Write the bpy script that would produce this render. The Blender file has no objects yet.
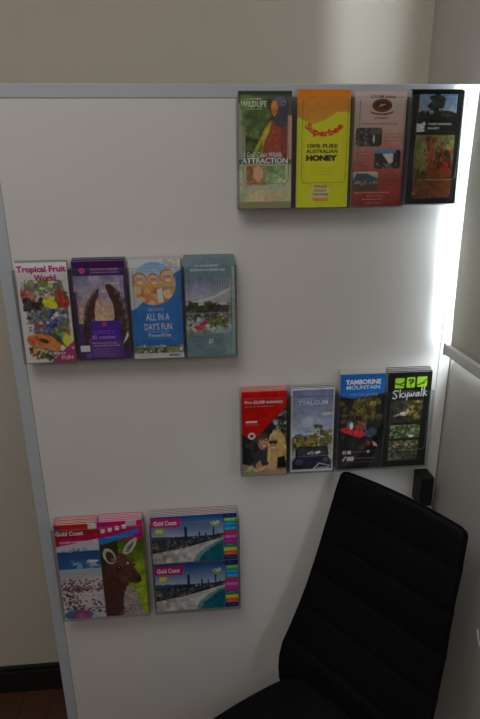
import bpy, bmesh, math, random
import numpy as np
from mathutils import Vector, Matrix

random.seed(7)
scene = bpy.context.scene
col = scene.collection

# ------------------------------------------------------------------ camera
CAM = Vector((0.0562, -1.1330, 1.6006))
PITCH, YAW, ROLL = 0.33084, 0.08404, -0.01095
cam_data = bpy.data.cameras.new('camera')
cam_data.sensor_fit = 'VERTICAL'
cam_data.sensor_height = 36.0
cam_data.lens = 548.0 / 719.0 * 36.0
cam_data.clip_start = 0.02
cam = bpy.data.objects.new('camera', cam_data)
col.objects.link(cam)
_cy, _sy = math.cos(YAW), math.sin(YAW)
_f = Vector((_sy * math.cos(PITCH), _cy * math.cos(PITCH), -math.sin(PITCH)))
_r = Vector((_cy, -_sy, 0))
_u = _r.cross(_f)
_c, _s = math.cos(ROLL), math.sin(ROLL)
_r2, _u2 = _c * _r + _s * _u, -_s * _r + _c * _u
cam.matrix_world = Matrix(((_r2.x, _u2.x, -_f.x, CAM.x), (_r2.y, _u2.y, -_f.y, CAM.y),
                           (_r2.z, _u2.z, -_f.z, CAM.z), (0, 0, 0, 1)))
scene.camera = cam

# ------------------------------------------------------------------ world, daylight, exposure
scene.view_settings.view_transform = 'Standard'
scene.view_settings.look = 'None'
scene.view_settings.gamma = 1.0
scene.view_settings.use_curve_mapping = False
scene.view_settings.exposure = 0.0
world = bpy.data.worlds.new('overcast_sky')
scene.world = world
world.use_nodes = True
wn = world.node_tree.nodes
bg = wn['Background']
bg.inputs['Color'].default_value = (0.82, 0.92, 1.0, 1)
bg.inputs['Strength'].default_value = 20.0


def area(name, loc, rot, sx, sy, energy, color=(1, 1, 1), portal=False):
    d = bpy.data.lights.new(name, 'AREA')
    d.shape = 'RECTANGLE'
    d.size, d.size_y = sx, sy
    d.energy = energy
    d.color = color
    if portal:
        d.cycles.is_portal = True
    o = bpy.data.objects.new(name, d)
    o.location = loc
    o.rotation_euler = rot
    col.objects.link(o)
    return o


# room constants (metres)
XR = 0.634          # face of the window wall
YB = 0.28           # face of the back wall
XL, YF, ZC = -2.3, -3.4, 2.6
WY0, WY1, WZ0, WZ1 = -1.15, 0.0, 1.215, 2.25      # window opening in the right wall

area('window_portal', (XR + 0.13, (WY0 + WY1) / 2, (WZ0 + WZ1) / 2), (0, math.radians(90), 0), WZ1 - WZ0, WY1 - WY0, 1, portal=True)
area('added_ceiling_fill', (-0.6, -2.5, ZC - 0.04), (0, 0, 0), 1.2, 0.6, 7.6, (1.0, 0.995, 0.985))  # added fill light under the ceiling, no fixture behind it
area('added_ceiling_fill', (-0.4, -0.95, ZC - 0.04), (0, 0, 0), 1.2, 0.6, 8.8, (1.0, 0.995, 0.985))  # second added fill, closer in, brightens the panel's upper part


# ------------------------------------------------------------------ materials
def lin(c):
    c = np.asarray(c, float)
    return np.where(c <= 0.04045, c / 12.92, ((c + 0.055) / 1.055) ** 2.4)


def rgb(r, g, b):
    return tuple(lin(np.array((r, g, b)) / 255.0)) + (1.0,)


MATS = {}


def mat(name, color, rough=0.6, spec=0.3, metal=0.0, noise=0.0, nscale=20.0, bump=0.0, bscale=200.0, stretch=(1, 1, 1)):
    if name in MATS:
        return MATS[name]
    m = bpy.data.materials.new(name)
    m.use_nodes = True
    nt = m.node_tree
    b = nt.nodes['Principled BSDF']
    b.inputs['Base Color'].default_value = color
    b.inputs['Roughness'].default_value = rough
    b.inputs['Specular IOR Level'].default_value = spec
    b.inputs['Metallic'].default_value = metal
    tc = nt.nodes.new('ShaderNodeTexCoord')
    mp = nt.nodes.new('ShaderNodeMapping')
    mp.inputs['Scale'].default_value = stretch
    nt.links.new(tc.outputs['Object'], mp.inputs['Vector'])
    if noise:
        n = nt.nodes.new('ShaderNodeTexNoise')
        n.inputs['Scale'].default_value = nscale
        n.inputs['Detail'].default_value = 4
        nt.links.new(mp.outputs['Vector'], n.inputs['Vector'])
        r = nt.nodes.new('ShaderNodeValToRGB')
        c0 = [max(0, v * (1 - noise)) for v in color[:3]] + [1]
        c1 = [min(1, v * (1 + noise)) for v in color[:3]] + [1]
        r.color_ramp.elements[0].position = 0.3
        r.color_ramp.elements[1].position = 0.7
        r.color_ramp.elements[0].color = c0
        r.color_ramp.elements[1].color = c1
        nt.links.new(n.outputs['Fac'], r.inputs['Fac'])
        nt.links.new(r.outputs['Color'], b.inputs['Base Color'])
    if bump:
        n2 = nt.nodes.new('ShaderNodeTexNoise')
        n2.inputs['Scale'].default_value = bscale
        nt.links.new(mp.outputs['Vector'], n2.inputs['Vector'])
        bp = nt.nodes.new('ShaderNodeBump')
        bp.inputs['Strength'].default_value = bump
        bp.inputs['Distance'].default_value = 0.002
        nt.links.new(n2.outputs['Fac'], bp.inputs['Height'])
        nt.links.new(bp.outputs['Normal'], b.inputs['Normal'])
    MATS[name] = m
    return m


def acrylic(name, tint, gloss_rough, frost):
    m = bpy.data.materials.new(name)
    m.use_nodes = True
    nt = m.node_tree
    nt.nodes.remove(nt.nodes['Principled BSDF'])
    out = nt.nodes['Material Output']
    tr = nt.nodes.new('ShaderNodeBsdfTransparent')
    tr.inputs['Color'].default_value = tint
    gl = nt.nodes.new('ShaderNodeBsdfGlossy')
    gl.inputs['Roughness'].default_value = gloss_rough
    fr = nt.nodes.new('ShaderNodeFresnel')
    ge = nt.nodes.new('ShaderNodeNewGeometry')          # same reflectance from either side of the sheet
    ma = nt.nodes.new('ShaderNodeMapRange')
    ma.inputs['To Min'].default_value = 1.47
    ma.inputs['To Max'].default_value = 1 / 1.47
    nt.links.new(ge.outputs['Backfacing'], ma.inputs['Value'])
    nt.links.new(ma.outputs['Result'], fr.inputs['IOR'])
    mx = nt.nodes.new('ShaderNodeMixShader')
    nt.links.new(fr.outputs['Fac'], mx.inputs['Fac'])
    nt.links.new(tr.outputs['BSDF'], mx.inputs[1])
    nt.links.new(gl.outputs['BSDF'], mx.inputs[2])
    last = mx
    if frost:
        df = nt.nodes.new('ShaderNodeBsdfDiffuse')
        df.inputs['Color'].default_value = (0.75, 0.78, 0.78, 1)
        m2 = nt.nodes.new('ShaderNodeMixShader')
        m2.inputs['Fac'].default_value = frost
        nt.links.new(mx.outputs['Shader'], m2.inputs[1])
        nt.links.new(df.outputs['BSDF'], m2.inputs[2])
        last = m2
    nt.links.new(last.outputs['Shader'], out.inputs['Surface'])
    return m


M_WALL = mat('cream_wall_paint', (0.62, 0.56, 0.475, 1), 0.85, 0.15, noise=0.02, nscale=3, bump=0.05)
M_RWALL = mat('grey_white_wall_paint', (0.56, 0.53, 0.49, 1), 0.8, 0.2, noise=0.02, nscale=3, bump=0.05)
M_OUT = mat('grey_render', (0.25, 0.25, 0.25, 1), 0.9, 0.1, noise=0.05, nscale=2)
M_CEIL = mat('white_ceiling_paint', (0.78, 0.76, 0.72, 1), 0.9, 0.1, noise=0.01)
M_SKIRT = mat('black_skirting_gloss', (0.012, 0.012, 0.013, 1), 0.35, 0.4, noise=0.1)
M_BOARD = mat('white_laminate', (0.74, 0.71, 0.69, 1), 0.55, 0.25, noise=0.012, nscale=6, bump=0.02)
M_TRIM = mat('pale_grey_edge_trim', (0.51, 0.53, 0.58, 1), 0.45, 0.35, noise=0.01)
M_SEAM = mat('grey_seam', (0.25, 0.25, 0.26, 1), 0.7, 0.2)
M_BLIND = mat('cream_blind_fabric', (0.56, 0.53, 0.45, 1), 0.9, 0.1, noise=0.03, nscale=300, bump=0.1, bscale=600)
M_BAR = mat('white_aluminium', (0.66, 0.65, 0.62, 1), 0.4, 0.4, noise=0.01)
M_WINF = mat('white_window_frame', (0.8, 0.8, 0.78, 1), 0.4, 0.4)
M_BLACK = mat('black_plastic', (0.010, 0.010, 0.010, 1), 0.5, 0.3, noise=0.1)
M_LEATHER = mat('black_leatherette', (0.005, 0.005, 0.0062, 1), 0.65, 0.10, noise=0.15, nscale=60, bump=0.15, bscale=350)
M_PIPING = mat('black_seam', (0.004, 0.004, 0.005, 1), 0.7, 0.15)
M_CHROME = mat('chrome_tube', (0.6, 0.6, 0.6, 1), 0.2, 0.5, metal=1.0)
M_CABLE = mat('white_cable', (0.8, 0.8, 0.78, 1), 0.4, 0.4)
M_PAPER = mat('brochure_paper_edge', (0.66, 0.64, 0.61, 1), 0.7, 0.2, noise=0.08, nscale=400, stretch=(1, 1, 1))
M_ACR = acrylic('clear_acrylic', (0.965, 0.97, 0.97, 1), 0.04, 0.0)
M_ACE = acrylic('acrylic_cut_edge', (0.88, 0.90, 0.91, 1), 0.12, 0.05)
M_RIM = acrylic('acrylic_moulded_rim', (0.8, 0.82, 0.82, 1), 0.1, 0.05)
M_GLASS = acrylic('window_glass', (0.97, 0.98, 0.98, 1), 0.0, 0.0)

# floor : dark timber boards
M_FLOOR = bpy.data.materials.new('dark_timber_floor')
M_FLOOR.use_nodes = True
nt = M_FLOOR.node_tree
b = nt.nodes['Principled BSDF']
b.inputs['Roughness'].default_value = 0.45
tc = nt.nodes.new('ShaderNodeTexCoord')
mp = nt.nodes.new('ShaderNodeMapping')
mp.inputs['Rotation'].default_value = (0, 0, math.radians(90))
br = nt.nodes.new('ShaderNodeTexBrick')
br.inputs['Color1'].default_value = (0.11, 0.045, 0.022, 1)
br.inputs['Color2'].default_value = (0.14, 0.058, 0.028, 1)
br.inputs['Mortar'].default_value = (0.03, 0.013, 0.008, 1)
br.inputs['Scale'].default_value = 1.0
br.inputs['Mortar Size'].default_value = 0.0015
br.inputs['Brick Width'].default_value = 1.1
br.inputs['Row Height'].default_value = 0.09
mp2 = nt.nodes.new('ShaderNodeMapping')
mp2.inputs['Scale'].default_value = (60, 3, 3)
nz = nt.nodes.new('ShaderNodeTexNoise')
nz.inputs['Scale'].default_value = 1.5
nz.inputs['Detail'].default_value = 6
mix = nt.nodes.new('ShaderNodeMix')
mix.data_type = 'RGBA'
mix.blend_type = 'MULTIPLY'
mix.inputs[0].default_value = 0.7
nt.links.new(tc.outputs['Object'], mp.inputs['Vector'])
nt.links.new(tc.outputs['Object'], mp2.inputs['Vector'])
nt.links.new(mp.outputs['Vector'], br.inputs['Vector'])
nt.links.new(mp2.outputs['Vector'], nz.inputs['Vector'])
nt.links.new(br.outputs['Color'], mix.inputs[6])
nt.links.new(nz.outputs['Fac'], mix.inputs[7])
nt.links.new(mix.outputs[2], b.inputs['Base Color'])

# printed paper : colour carried by the mesh of each cover
M_PRINT = bpy.data.materials.new('printed_cover')
M_PRINT.use_nodes = True
nt = M_PRINT.node_tree
b = nt.nodes['Principled BSDF']
b.inputs['Roughness'].default_value = 0.45
b.inputs['Specular IOR Level'].default_value = 0.25
at = nt.nodes.new('ShaderNodeAttribute')
at.attribute_name = 'ink'
nt.links.new(at.outputs['Color'], b.inputs['Base Color'])


# ------------------------------------------------------------------ mesh helpers
def link(name, me, parent=None, loc=None):
    o = bpy.data.objects.new(name, me)
    col.objects.link(o)
    if parent is not None:
        o.parent = parent
    if loc is not None:
        o.location = loc
    return o


def finish(name, bm, m, parent=None, loc=None, smooth=False):
    bmesh.ops.recalc_face_normals(bm, faces=bm.faces)
    me = bpy.data.meshes.new(name)
    bm.to_mesh(me)
    bm.free()
    for mm in (m if isinstance(m, (list, tuple)) else [m]):
        me.materials.append(mm)
    if smooth:
        for p in me.polygons:
            p.use_smooth = True
    return link(name, me, parent, loc)


def add_box(bm, x0, x1, y0, y1, z0, z1, bevel=0.0, seg=2):
    r = bmesh.ops.create_cube(bm, size=1.0)
    vs = r['verts']
    for v in vs:
        v.co = Vector(((x0 + x1) / 2 + v.co.x * (x1 - x0), (y0 + y1) / 2 + v.co.y * (y1 - y0), (z0 + z1) / 2 + v.co.z * (z1 - z0)))
    if bevel:
        es = list({e for v in vs for e in v.link_edges})
        bmesh.ops.bevel(bm, geom=es, offset=bevel, segments=seg, affect='EDGES', profile=0.5)


def box(name, x0, x1, y0, y1, z0, z1, m, parent=None, bevel=0.0, loc=None):
    bm = bmesh.new()
    add_box(bm, x0, x1, y0, y1, z0, z1, bevel)
    return finish(name, bm, m, parent, loc)


def add_tube(bm, pts, r, n=12, caps=True):
    pts = [Vector(p) for p in pts]
    rings = []
    for i, p in enumerate(pts):
        t = (pts[min(i + 1, len(pts) - 1)] - pts[max(i - 1, 0)]).normalized()
        a = Vector((0, 0, 1)) if abs(t.z) < 0.9 else Vector((1, 0, 0))
        s = t.cross(a).normalized()
        w = s.cross(t)
        rings.append([bm.verts.new(p + r * (math.cos(2 * math.pi * k / n) * s + math.sin(2 * math.pi * k / n) * w)) for k in range(n)])
    for i in range(len(rings) - 1):
        for k in range(n):
            bm.faces.new((rings[i][k], rings[i][(k + 1) % n], rings[i + 1][(k + 1) % n], rings[i + 1][k]))
    if caps:
        bm.faces.new(rings[0][::-1])
        bm.faces.new(rings[-1])


def empty(name, loc, rz=0.0):
    o = bpy.data.objects.new(name, None)
    o.empty_display_size = 0.05
    o.location = loc
    o.rotation_euler = (0, 0, rz)
    col.objects.link(o)
    return o


def tag(o, label, cat, group=None):
    o['label'] = label
    o['category'] = cat
    if group:
        o['group'] = group
    return o


def struct(o, label=None):
    o['kind'] = 'structure'
    return o


# ------------------------------------------------------------------ the room
W = 0.15
struct(box('floor', XL - W, XR + W, YF - W, YB + W, -0.1, 0, M_FLOOR))
struct(box('ceiling', XL - W, XR + W, YF - W, YB + W, ZC, ZC + 0.1, M_CEIL))
struct(box('wall_back', XL - W, XR + W, YB, YB + W, 0, ZC, M_WALL))
struct(box('wall_left', XL - W, XL, YF - W, YB, 0, ZC, M_WALL))
bm = bmesh.new()                                   # right wall round its window opening
add_box(bm, XR, XR + W, YF, WY0, 0, ZC)
add_box(bm, XR, XR + W, WY1, YB, 0, ZC)
add_box(bm, XR, XR + W, WY0, WY1, 0, WZ0 - 0.065)
add_box(bm, XR, XR + W, WY0, WY1, WZ1, ZC)
struct(finish('wall_right', bm, M_RWALL))
struct(box('wall_front', XL - W, XR + W, YF - W, YF, 0, ZC, M_WALL))
bm = bmesh.new()
add_box(bm, XL, XR, YB - 0.015, YB, 0, 0.085, 0.002)
add_box(bm, XL, XR, YB - 0.011, YB, 0.085, 0.101, 0.003)
struct(finish('baseboard_back', bm, M_SKIRT))


def window(name, axis, a0, a1, z0, z1, p0, p1):
    root = struct(empty(name, (0, 0, 0)))
    fw = 0.03
    bars = [(a0, a0 + fw, z0, z1), (a1 - fw, a1, z0, z1), (a0 + fw, a1 - fw, z0, z0 + 0.012), (a0 + fw, a1 - fw, z1 - fw, z1)]
    if axis == 'y':
        bars[1] = (a1 - 0.006, a1, z0, z1)
    bm = bmesh.new()
    for (q0, q1, s0, s1) in bars:
        if axis == 'y':
            add_box(bm, p0, p1, q0, q1, s0, s1, 0.001)
        else:
            add_box(bm, q0, q1, p0, p1, s0, s1, 0.001)
    finish('window_frame', bm, M_WINF, root)
    pm = (p0 + p1) / 2
    if axis == 'y':
        box('window_glass', pm - 0.002, pm + 0.002, a0 + fw, a1 - 0.006, z0 + 0.012, z1 - fw, M_GLASS, root)
    else:
        box('window_glass', a0 + fw, a1 - fw, pm - 0.002, pm + 0.002, z0 + fw, z1 - fw, M_GLASS, root)
    return root


bm = bmesh.new()
sx, sz, sr, sh = XR, WZ0 - 0.065, 0.045, 0.06
prof_ = [(XR + W, sz), (sx, sz)] + [(sx + sr * (1 - math.cos(q / 12 * math.pi / 2)), sz + sh * math.sin(q / 12 * math.pi / 2)) for q in range(13)] + [(XR + W, sz + sh)]
r0 = [bm.verts.new((x, WY0, z)) for x, z in prof_]
r1 = [bm.verts.new((x, WY1, z)) for x, z in prof_]
bm.faces.new(r0)
bm.faces.new(r1[::-1])
for q in range(len(prof_)):
    bm.faces.new((r0[q], r1[q], r1[(q + 1) % len(prof_)], r0[(q + 1) % len(prof_)]))
struct(finish('trim_1', bm, M_RWALL))

window('window_1', 'y', WY0, WY1, WZ0, WZ1, XR + 0.075, XR + 0.105)

# unseen blocker wall, added outside to shade most of the window
struct(box('sky_blocker_wall', XR + 2.0, XR + 2.3, -2.75, 4.0, -0.1, 5.5, M_OUT))

# ------------------------------------------------------------------ the partition
PX0, PX1, PH = -0.3305, 0.6305, 1.7555
part = tag(empty('partition_panel', ((PX0 + PX1) / 2, 0.02, 0)), 'tall white freestanding partition panel with pale grey edge trim', 'partition')
pc = Vector(part.location)


def pbox(name, x0, x1, y0, y1, z0, z1, m, bevel=0.0):
    return box(name, x0 - pc.x, x1 - pc.x, y0 - pc.y, y1 - pc.y, z0, z1, m, part, bevel)


pbox('board', PX0 + 0.0272, PX1 - 0.0262, 0.0012, 0.0388, 0.04, PH - 0.0247, M_BOARD)
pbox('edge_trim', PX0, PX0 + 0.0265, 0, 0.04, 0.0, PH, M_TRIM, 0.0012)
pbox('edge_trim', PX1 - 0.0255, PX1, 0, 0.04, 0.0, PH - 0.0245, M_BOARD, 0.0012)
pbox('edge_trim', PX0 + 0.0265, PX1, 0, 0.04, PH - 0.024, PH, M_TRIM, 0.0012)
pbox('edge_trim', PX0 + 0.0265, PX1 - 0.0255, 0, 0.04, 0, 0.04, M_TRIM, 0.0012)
bm = bmesh.new()
add_box(bm, PX0 + 0.026 - pc.x, PX0 + 0.028 - pc.x, 0.0025 - pc.y, 0.036 - pc.y, 0.04, PH - 0.024)
add_box(bm, PX1 - 0.027 - pc.x, PX1 - 0.025 - pc.x, 0.0025 - pc.y, 0.036 - pc.y, 0.04, PH - 0.024)
add_box(bm, PX0 + 0.026 - pc.x, PX1 - 0.025 - pc.x, 0.0025 - pc.y, 0.036 - pc.y, PH - 0.0255, PH - 0.0235)
finish('seam', bm, M_SEAM, part)

# ------------------------------------------------------------------ roller blind on the right-hand window
BLX = 0.602
bl = tag(empty('roller_blind', (BLX, (WY0 + WY1) / 2, 2.3)), 'cream roller blind pulled down over window beside the partition', 'blind')
bo = Vector(bl.location)
bm = bmesh.new()
nz_, y0_, y1_ = 40, WY0 - 0.03, -0.047
zs = [1.230 + (2.29 - 1.230) * i / nz_ for i in range(nz_ + 1)]
va, vb = [], []
for z in zs:                                           # gentle wave in the hanging cloth edge
    k = 0.002 * math.sin(z * 9.0)
    e = -0.004 * math.exp(-((z - 1.25) / 0.05) ** 2)
    va.append([bm.verts.new(Vector((BLX + k, y0_, z)) - bo), bm.verts.new(Vector((BLX + k, (y0_ + y1_) / 2, z)) - bo), bm.verts.new(Vector((BLX - k, y1_ + e, z)) - bo)])
for i in range(nz_):
    for j in range(2):
        bm.faces.new((va[i][j], va[i][j + 1], va[i + 1][j + 1], va[i + 1][j]))
fab = finish('blind_fabric', bm, M_BLIND, bl, smooth=True)
sol = fab.modifiers.new('thickness', 'SOLIDIFY')
sol.thickness = 0.0008
bm = bmesh.new()
add_box(bm, BLX - 0.007 - bo.x, BLX + 0.007 - bo.x, y0_ - bo.y, -0.041 - bo.y, 1.217 - bo.z, 1.242 - bo.z, 0.004, 3)
finish('bottom_bar', bm, M_BAR, bl)
box('end_cap', BLX - 0.0085 - bo.x, BLX + 0.0085 - bo.x, -0.041 - bo.y, -0.036 - bo.y, 1.215 - bo.z, 1.244 - bo.z, M_BAR, bl, 0.002)
bm = bmesh.new()
add_tube(bm, [(0, y0_ - bo.y, 2.31 - bo.z), (0, -0.04 - bo.y, 2.31 - bo.z)], 0.022, 20)
finish('roller_tube', bm, M_BAR, bl)

# ------------------------------------------------------------------ small black block near the panel's right edge
mb = tag(box('mounting_block', -0.016, 0.016, -0.0225, 0.0225, -0.0385, 0.0385, M_BLACK, None, 0.002, (0.590, -0.0226, 0.8735)),
         'small black block fixed to the partition just above the chair back', 'block')

# thin white cable on the right wall
bm = bmesh.new()
add_tube(bm, [(0.631, -0.262, 0.672), (0.6305, -0.268, 0.660), (0.6305, -0.278, 0.648), (0.631, -0.292, 0.640), (0.631, -0.32, 0.634), (0.631, -0.36, 0.63)], 0.0016, 8)
tag(finish('cable', bm, M_CABLE, smooth=True), 'short thin white cable lying against the right wall beside the chair', 'cable')

# ------------------------------------------------------------------ the chair
H = Vector((0.588, -0.809, 0)).normalized()      # along the width of the back
N = Vector((-0.809, -0.588, 0)).normalized()     # the way the chair faces
CM = Vector((0.4715, -0.1615, 0))
FH = 0.18
chair = tag(empty('dining_chair', (CM.x + N.x * 0.25, CM.y + N.y * 0.25, 0)), 'black leatherette high-back chair with horizontal stitched channels in front of the partition', 'chair')
co = Vector(chair.location)
# (height, forward offset, half width)
PROF = [(0.944, 0.000, 0.1545), (0.894, 0.015, 0.159), (0.844, 0.028, 0.163), (0.794, 0.043, 0.166), (0.744, 0.056, 0.170), (0.694, 0.069, 0.175),
        (0.644, 0.085, 0.179), (0.594, 0.104, 0.184), (0.544, 0.124, 0.190), (0.494, 0.146, 0.197), (0.455, 0.155, 0.199), (0.42, 0.158, 0.198), (0.385, 0.158, 0.195)]


def prof(z):
    zz = [p[0] for p in PROF][::-1]
    return float(np.interp(z, zz, [p[1] for p in PROF][::-1])), float(np.interp(z, zz, [p[2] for p in PROF][::-1]))


GROOVES = [0.862, 0.776, 0.690, 0.604, 0.518]


def back_mesh():
    bm = bmesh.new()
    nu, zsn = 28, 120
    ztop, zbot = 0.941, 0.385
    front, rear = [], []
    for i in range(zsn + 1):
        z = ztop + (zbot - ztop) * i / zsn
        fo, hw = prof(z)
        e = ztop - z                                     # rounded top corners
        rc = 0.016
        inset = 0.0 if e > rc else rc - math.sqrt(max(0, rc * rc - (rc - e) ** 2))
        edge_v = 0.0 if e > 0.012 else 0.010 * (1 - math.sqrt(max(0, 1 - ((0.012 - e) / 0.012) ** 2)))
        fr, re_ = [], []
        for j in range(nu + 1):
            t = -1 + 2 * j / nu
            w = (hw - inset) * t
            d = (1 - abs(t)) * hw                        # distance from the side edge
            rnd = 0.0 if d > 0.012 else 0.010 * (1 - math.sqrt(max(0, 1 - ((0.012 - d) / 0.012) ** 2)))
            g = 0.0
            for gz in GROOVES:
                gz2 = gz - 0.012 * (1 - t * t) * 0.6
                g += 0.0022 * math.exp(-((z - gz2) / 0.005) ** 2)
            puff = 0.0012 * abs(math.sin(math.pi * (z - GROOVES[0]) / 0.086))
            curve = 0.012 * (t * t)                      # the back is slightly dished
            dd = fo - max(rnd, edge_v) - g + puff + curve - 0.012
            base = CM + N * dd + H * w
            fr.append(bm.verts.new(Vector((base.x, base.y, z)) - co))
            b2 = CM + N * (fo - 0.028 + max(rnd, edge_v) + curve - 0.0) + H * w
            re_.append(bm.verts.new(Vector((b2.x, b2.y, z)) - co))
        front.append(fr)
        rear.append(re_)
    for i in range(zsn):
        for j in range(nu):
            bm.faces.new((front[i][j], front[i + 1][j], front[i + 1][j + 1], front[i][j + 1]))
            bm.faces.new((rear[i][j], rear[i][j + 1], rear[i + 1][j + 1], rear[i + 1][j]))
        bm.faces.new((front[i][0], rear[i][0], rear[i + 1][0], front[i + 1][0]))
        bm.faces.new((front[i][nu], front[i + 1][nu], rear[i + 1][nu], rear[i][nu]))
    for j in range(nu):
        bm.faces.new((front[0][j], front[0][j + 1], rear[0][j + 1], rear[0][j]))
        bm.faces.new((front[zsn][j], rear[zsn][j], rear[zsn][j + 1], front[zsn][j + 1]))
    return bm


bk = finish('backrest', back_mesh(), M_LEATHER, chair, smooth=True)
bm = bmesh.new()                                        # stitched lines in the channels
for gz in GROOVES:
    pts = []
    for j in range(25):
        t = -0.97 + 1.94 * j / 24
        fo, hw = prof(gz)
        z = gz - 0.012 * (1 - t * t) * 0.6
        p = CM + N * (fo - 0.0142 + 0.012 * t * t) + H * hw * t
        pts.append(Vector((p.x, p.y, z)) - co)
    add_tube(bm, pts, 0.0012, 6)
finish('stitching', bm, M_PIPING, bk, smooth=True)
# seat cushion : rounded outline lofted in height
bm = bmesh.new()
outl = []
for (n_, h_) in [(0.135, -0.13), (0.17, -0.153), (0.215, -0.165), (0.30, -0.181), (0.40, -0.192), (0.50, -0.198), (0.545, -0.188), (0.565, -0.15), (0.572, 0.0),
                 (0.565, 0.15), (0.545, 0.188), (0.50, 0.198), (0.40, 0.194), (0.30, 0.188), (0.21, 0.18), (0.16, 0.165), (0.13, 0.13), (0.12, 0.0)]:
    outl.append((n_, h_))
levels = [(0.383, 0.90), (0.386, 0.975), (0.396, 1.0), (0.429, 1.0), (0.442, 0.985), (0.450, 0.94), (0.455, 0.80), (0.457, 0.45)]
rings = []
cn = 0.345
for (z, s) in levels:
    rings.append([bm.verts.new(CM + N * (cn + (n_ - cn) * s) + H * (h_ * s) + Vector((0, 0, z)) - co) for (n_, h_) in outl])
for i in range(len(rings) - 1):
    for k in range(len(outl)):
        bm.faces.new((rings[i][k], rings[i][(k + 1) % len(outl)], rings[i + 1][(k + 1) % len(outl)], rings[i + 1][k]))
bm.faces.new(rings[0][::-1])
bm.faces.new(rings[-1])
st = finish('seat', bm, M_LEATHER, chair, smooth=True)
ss = st.modifiers.new('soft', 'SUBSURF')
ss.levels = ss.render_levels = 2
for (n_, h_, lean) in ((0.17, -0.145, -0.02), (0.17, 0.15, -0.02), (0.53, -0.165, 0.02), (0.53, 0.165, 0.02)):
    bm = bmesh.new()
    a = CM + N * n_ + H * h_ + Vector((0, 0, 0.385)) - co
    c2 = CM + N * (n_ + lean) + H * (h_ * 1.06) + Vector((0, 0, 0.0)) - co
    add_tube(bm, [a, a.lerp(c2, 0.5), c2], 0.0125, 14)
    finish('leg', bm, M_CHROME, chair, smooth=True)


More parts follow.
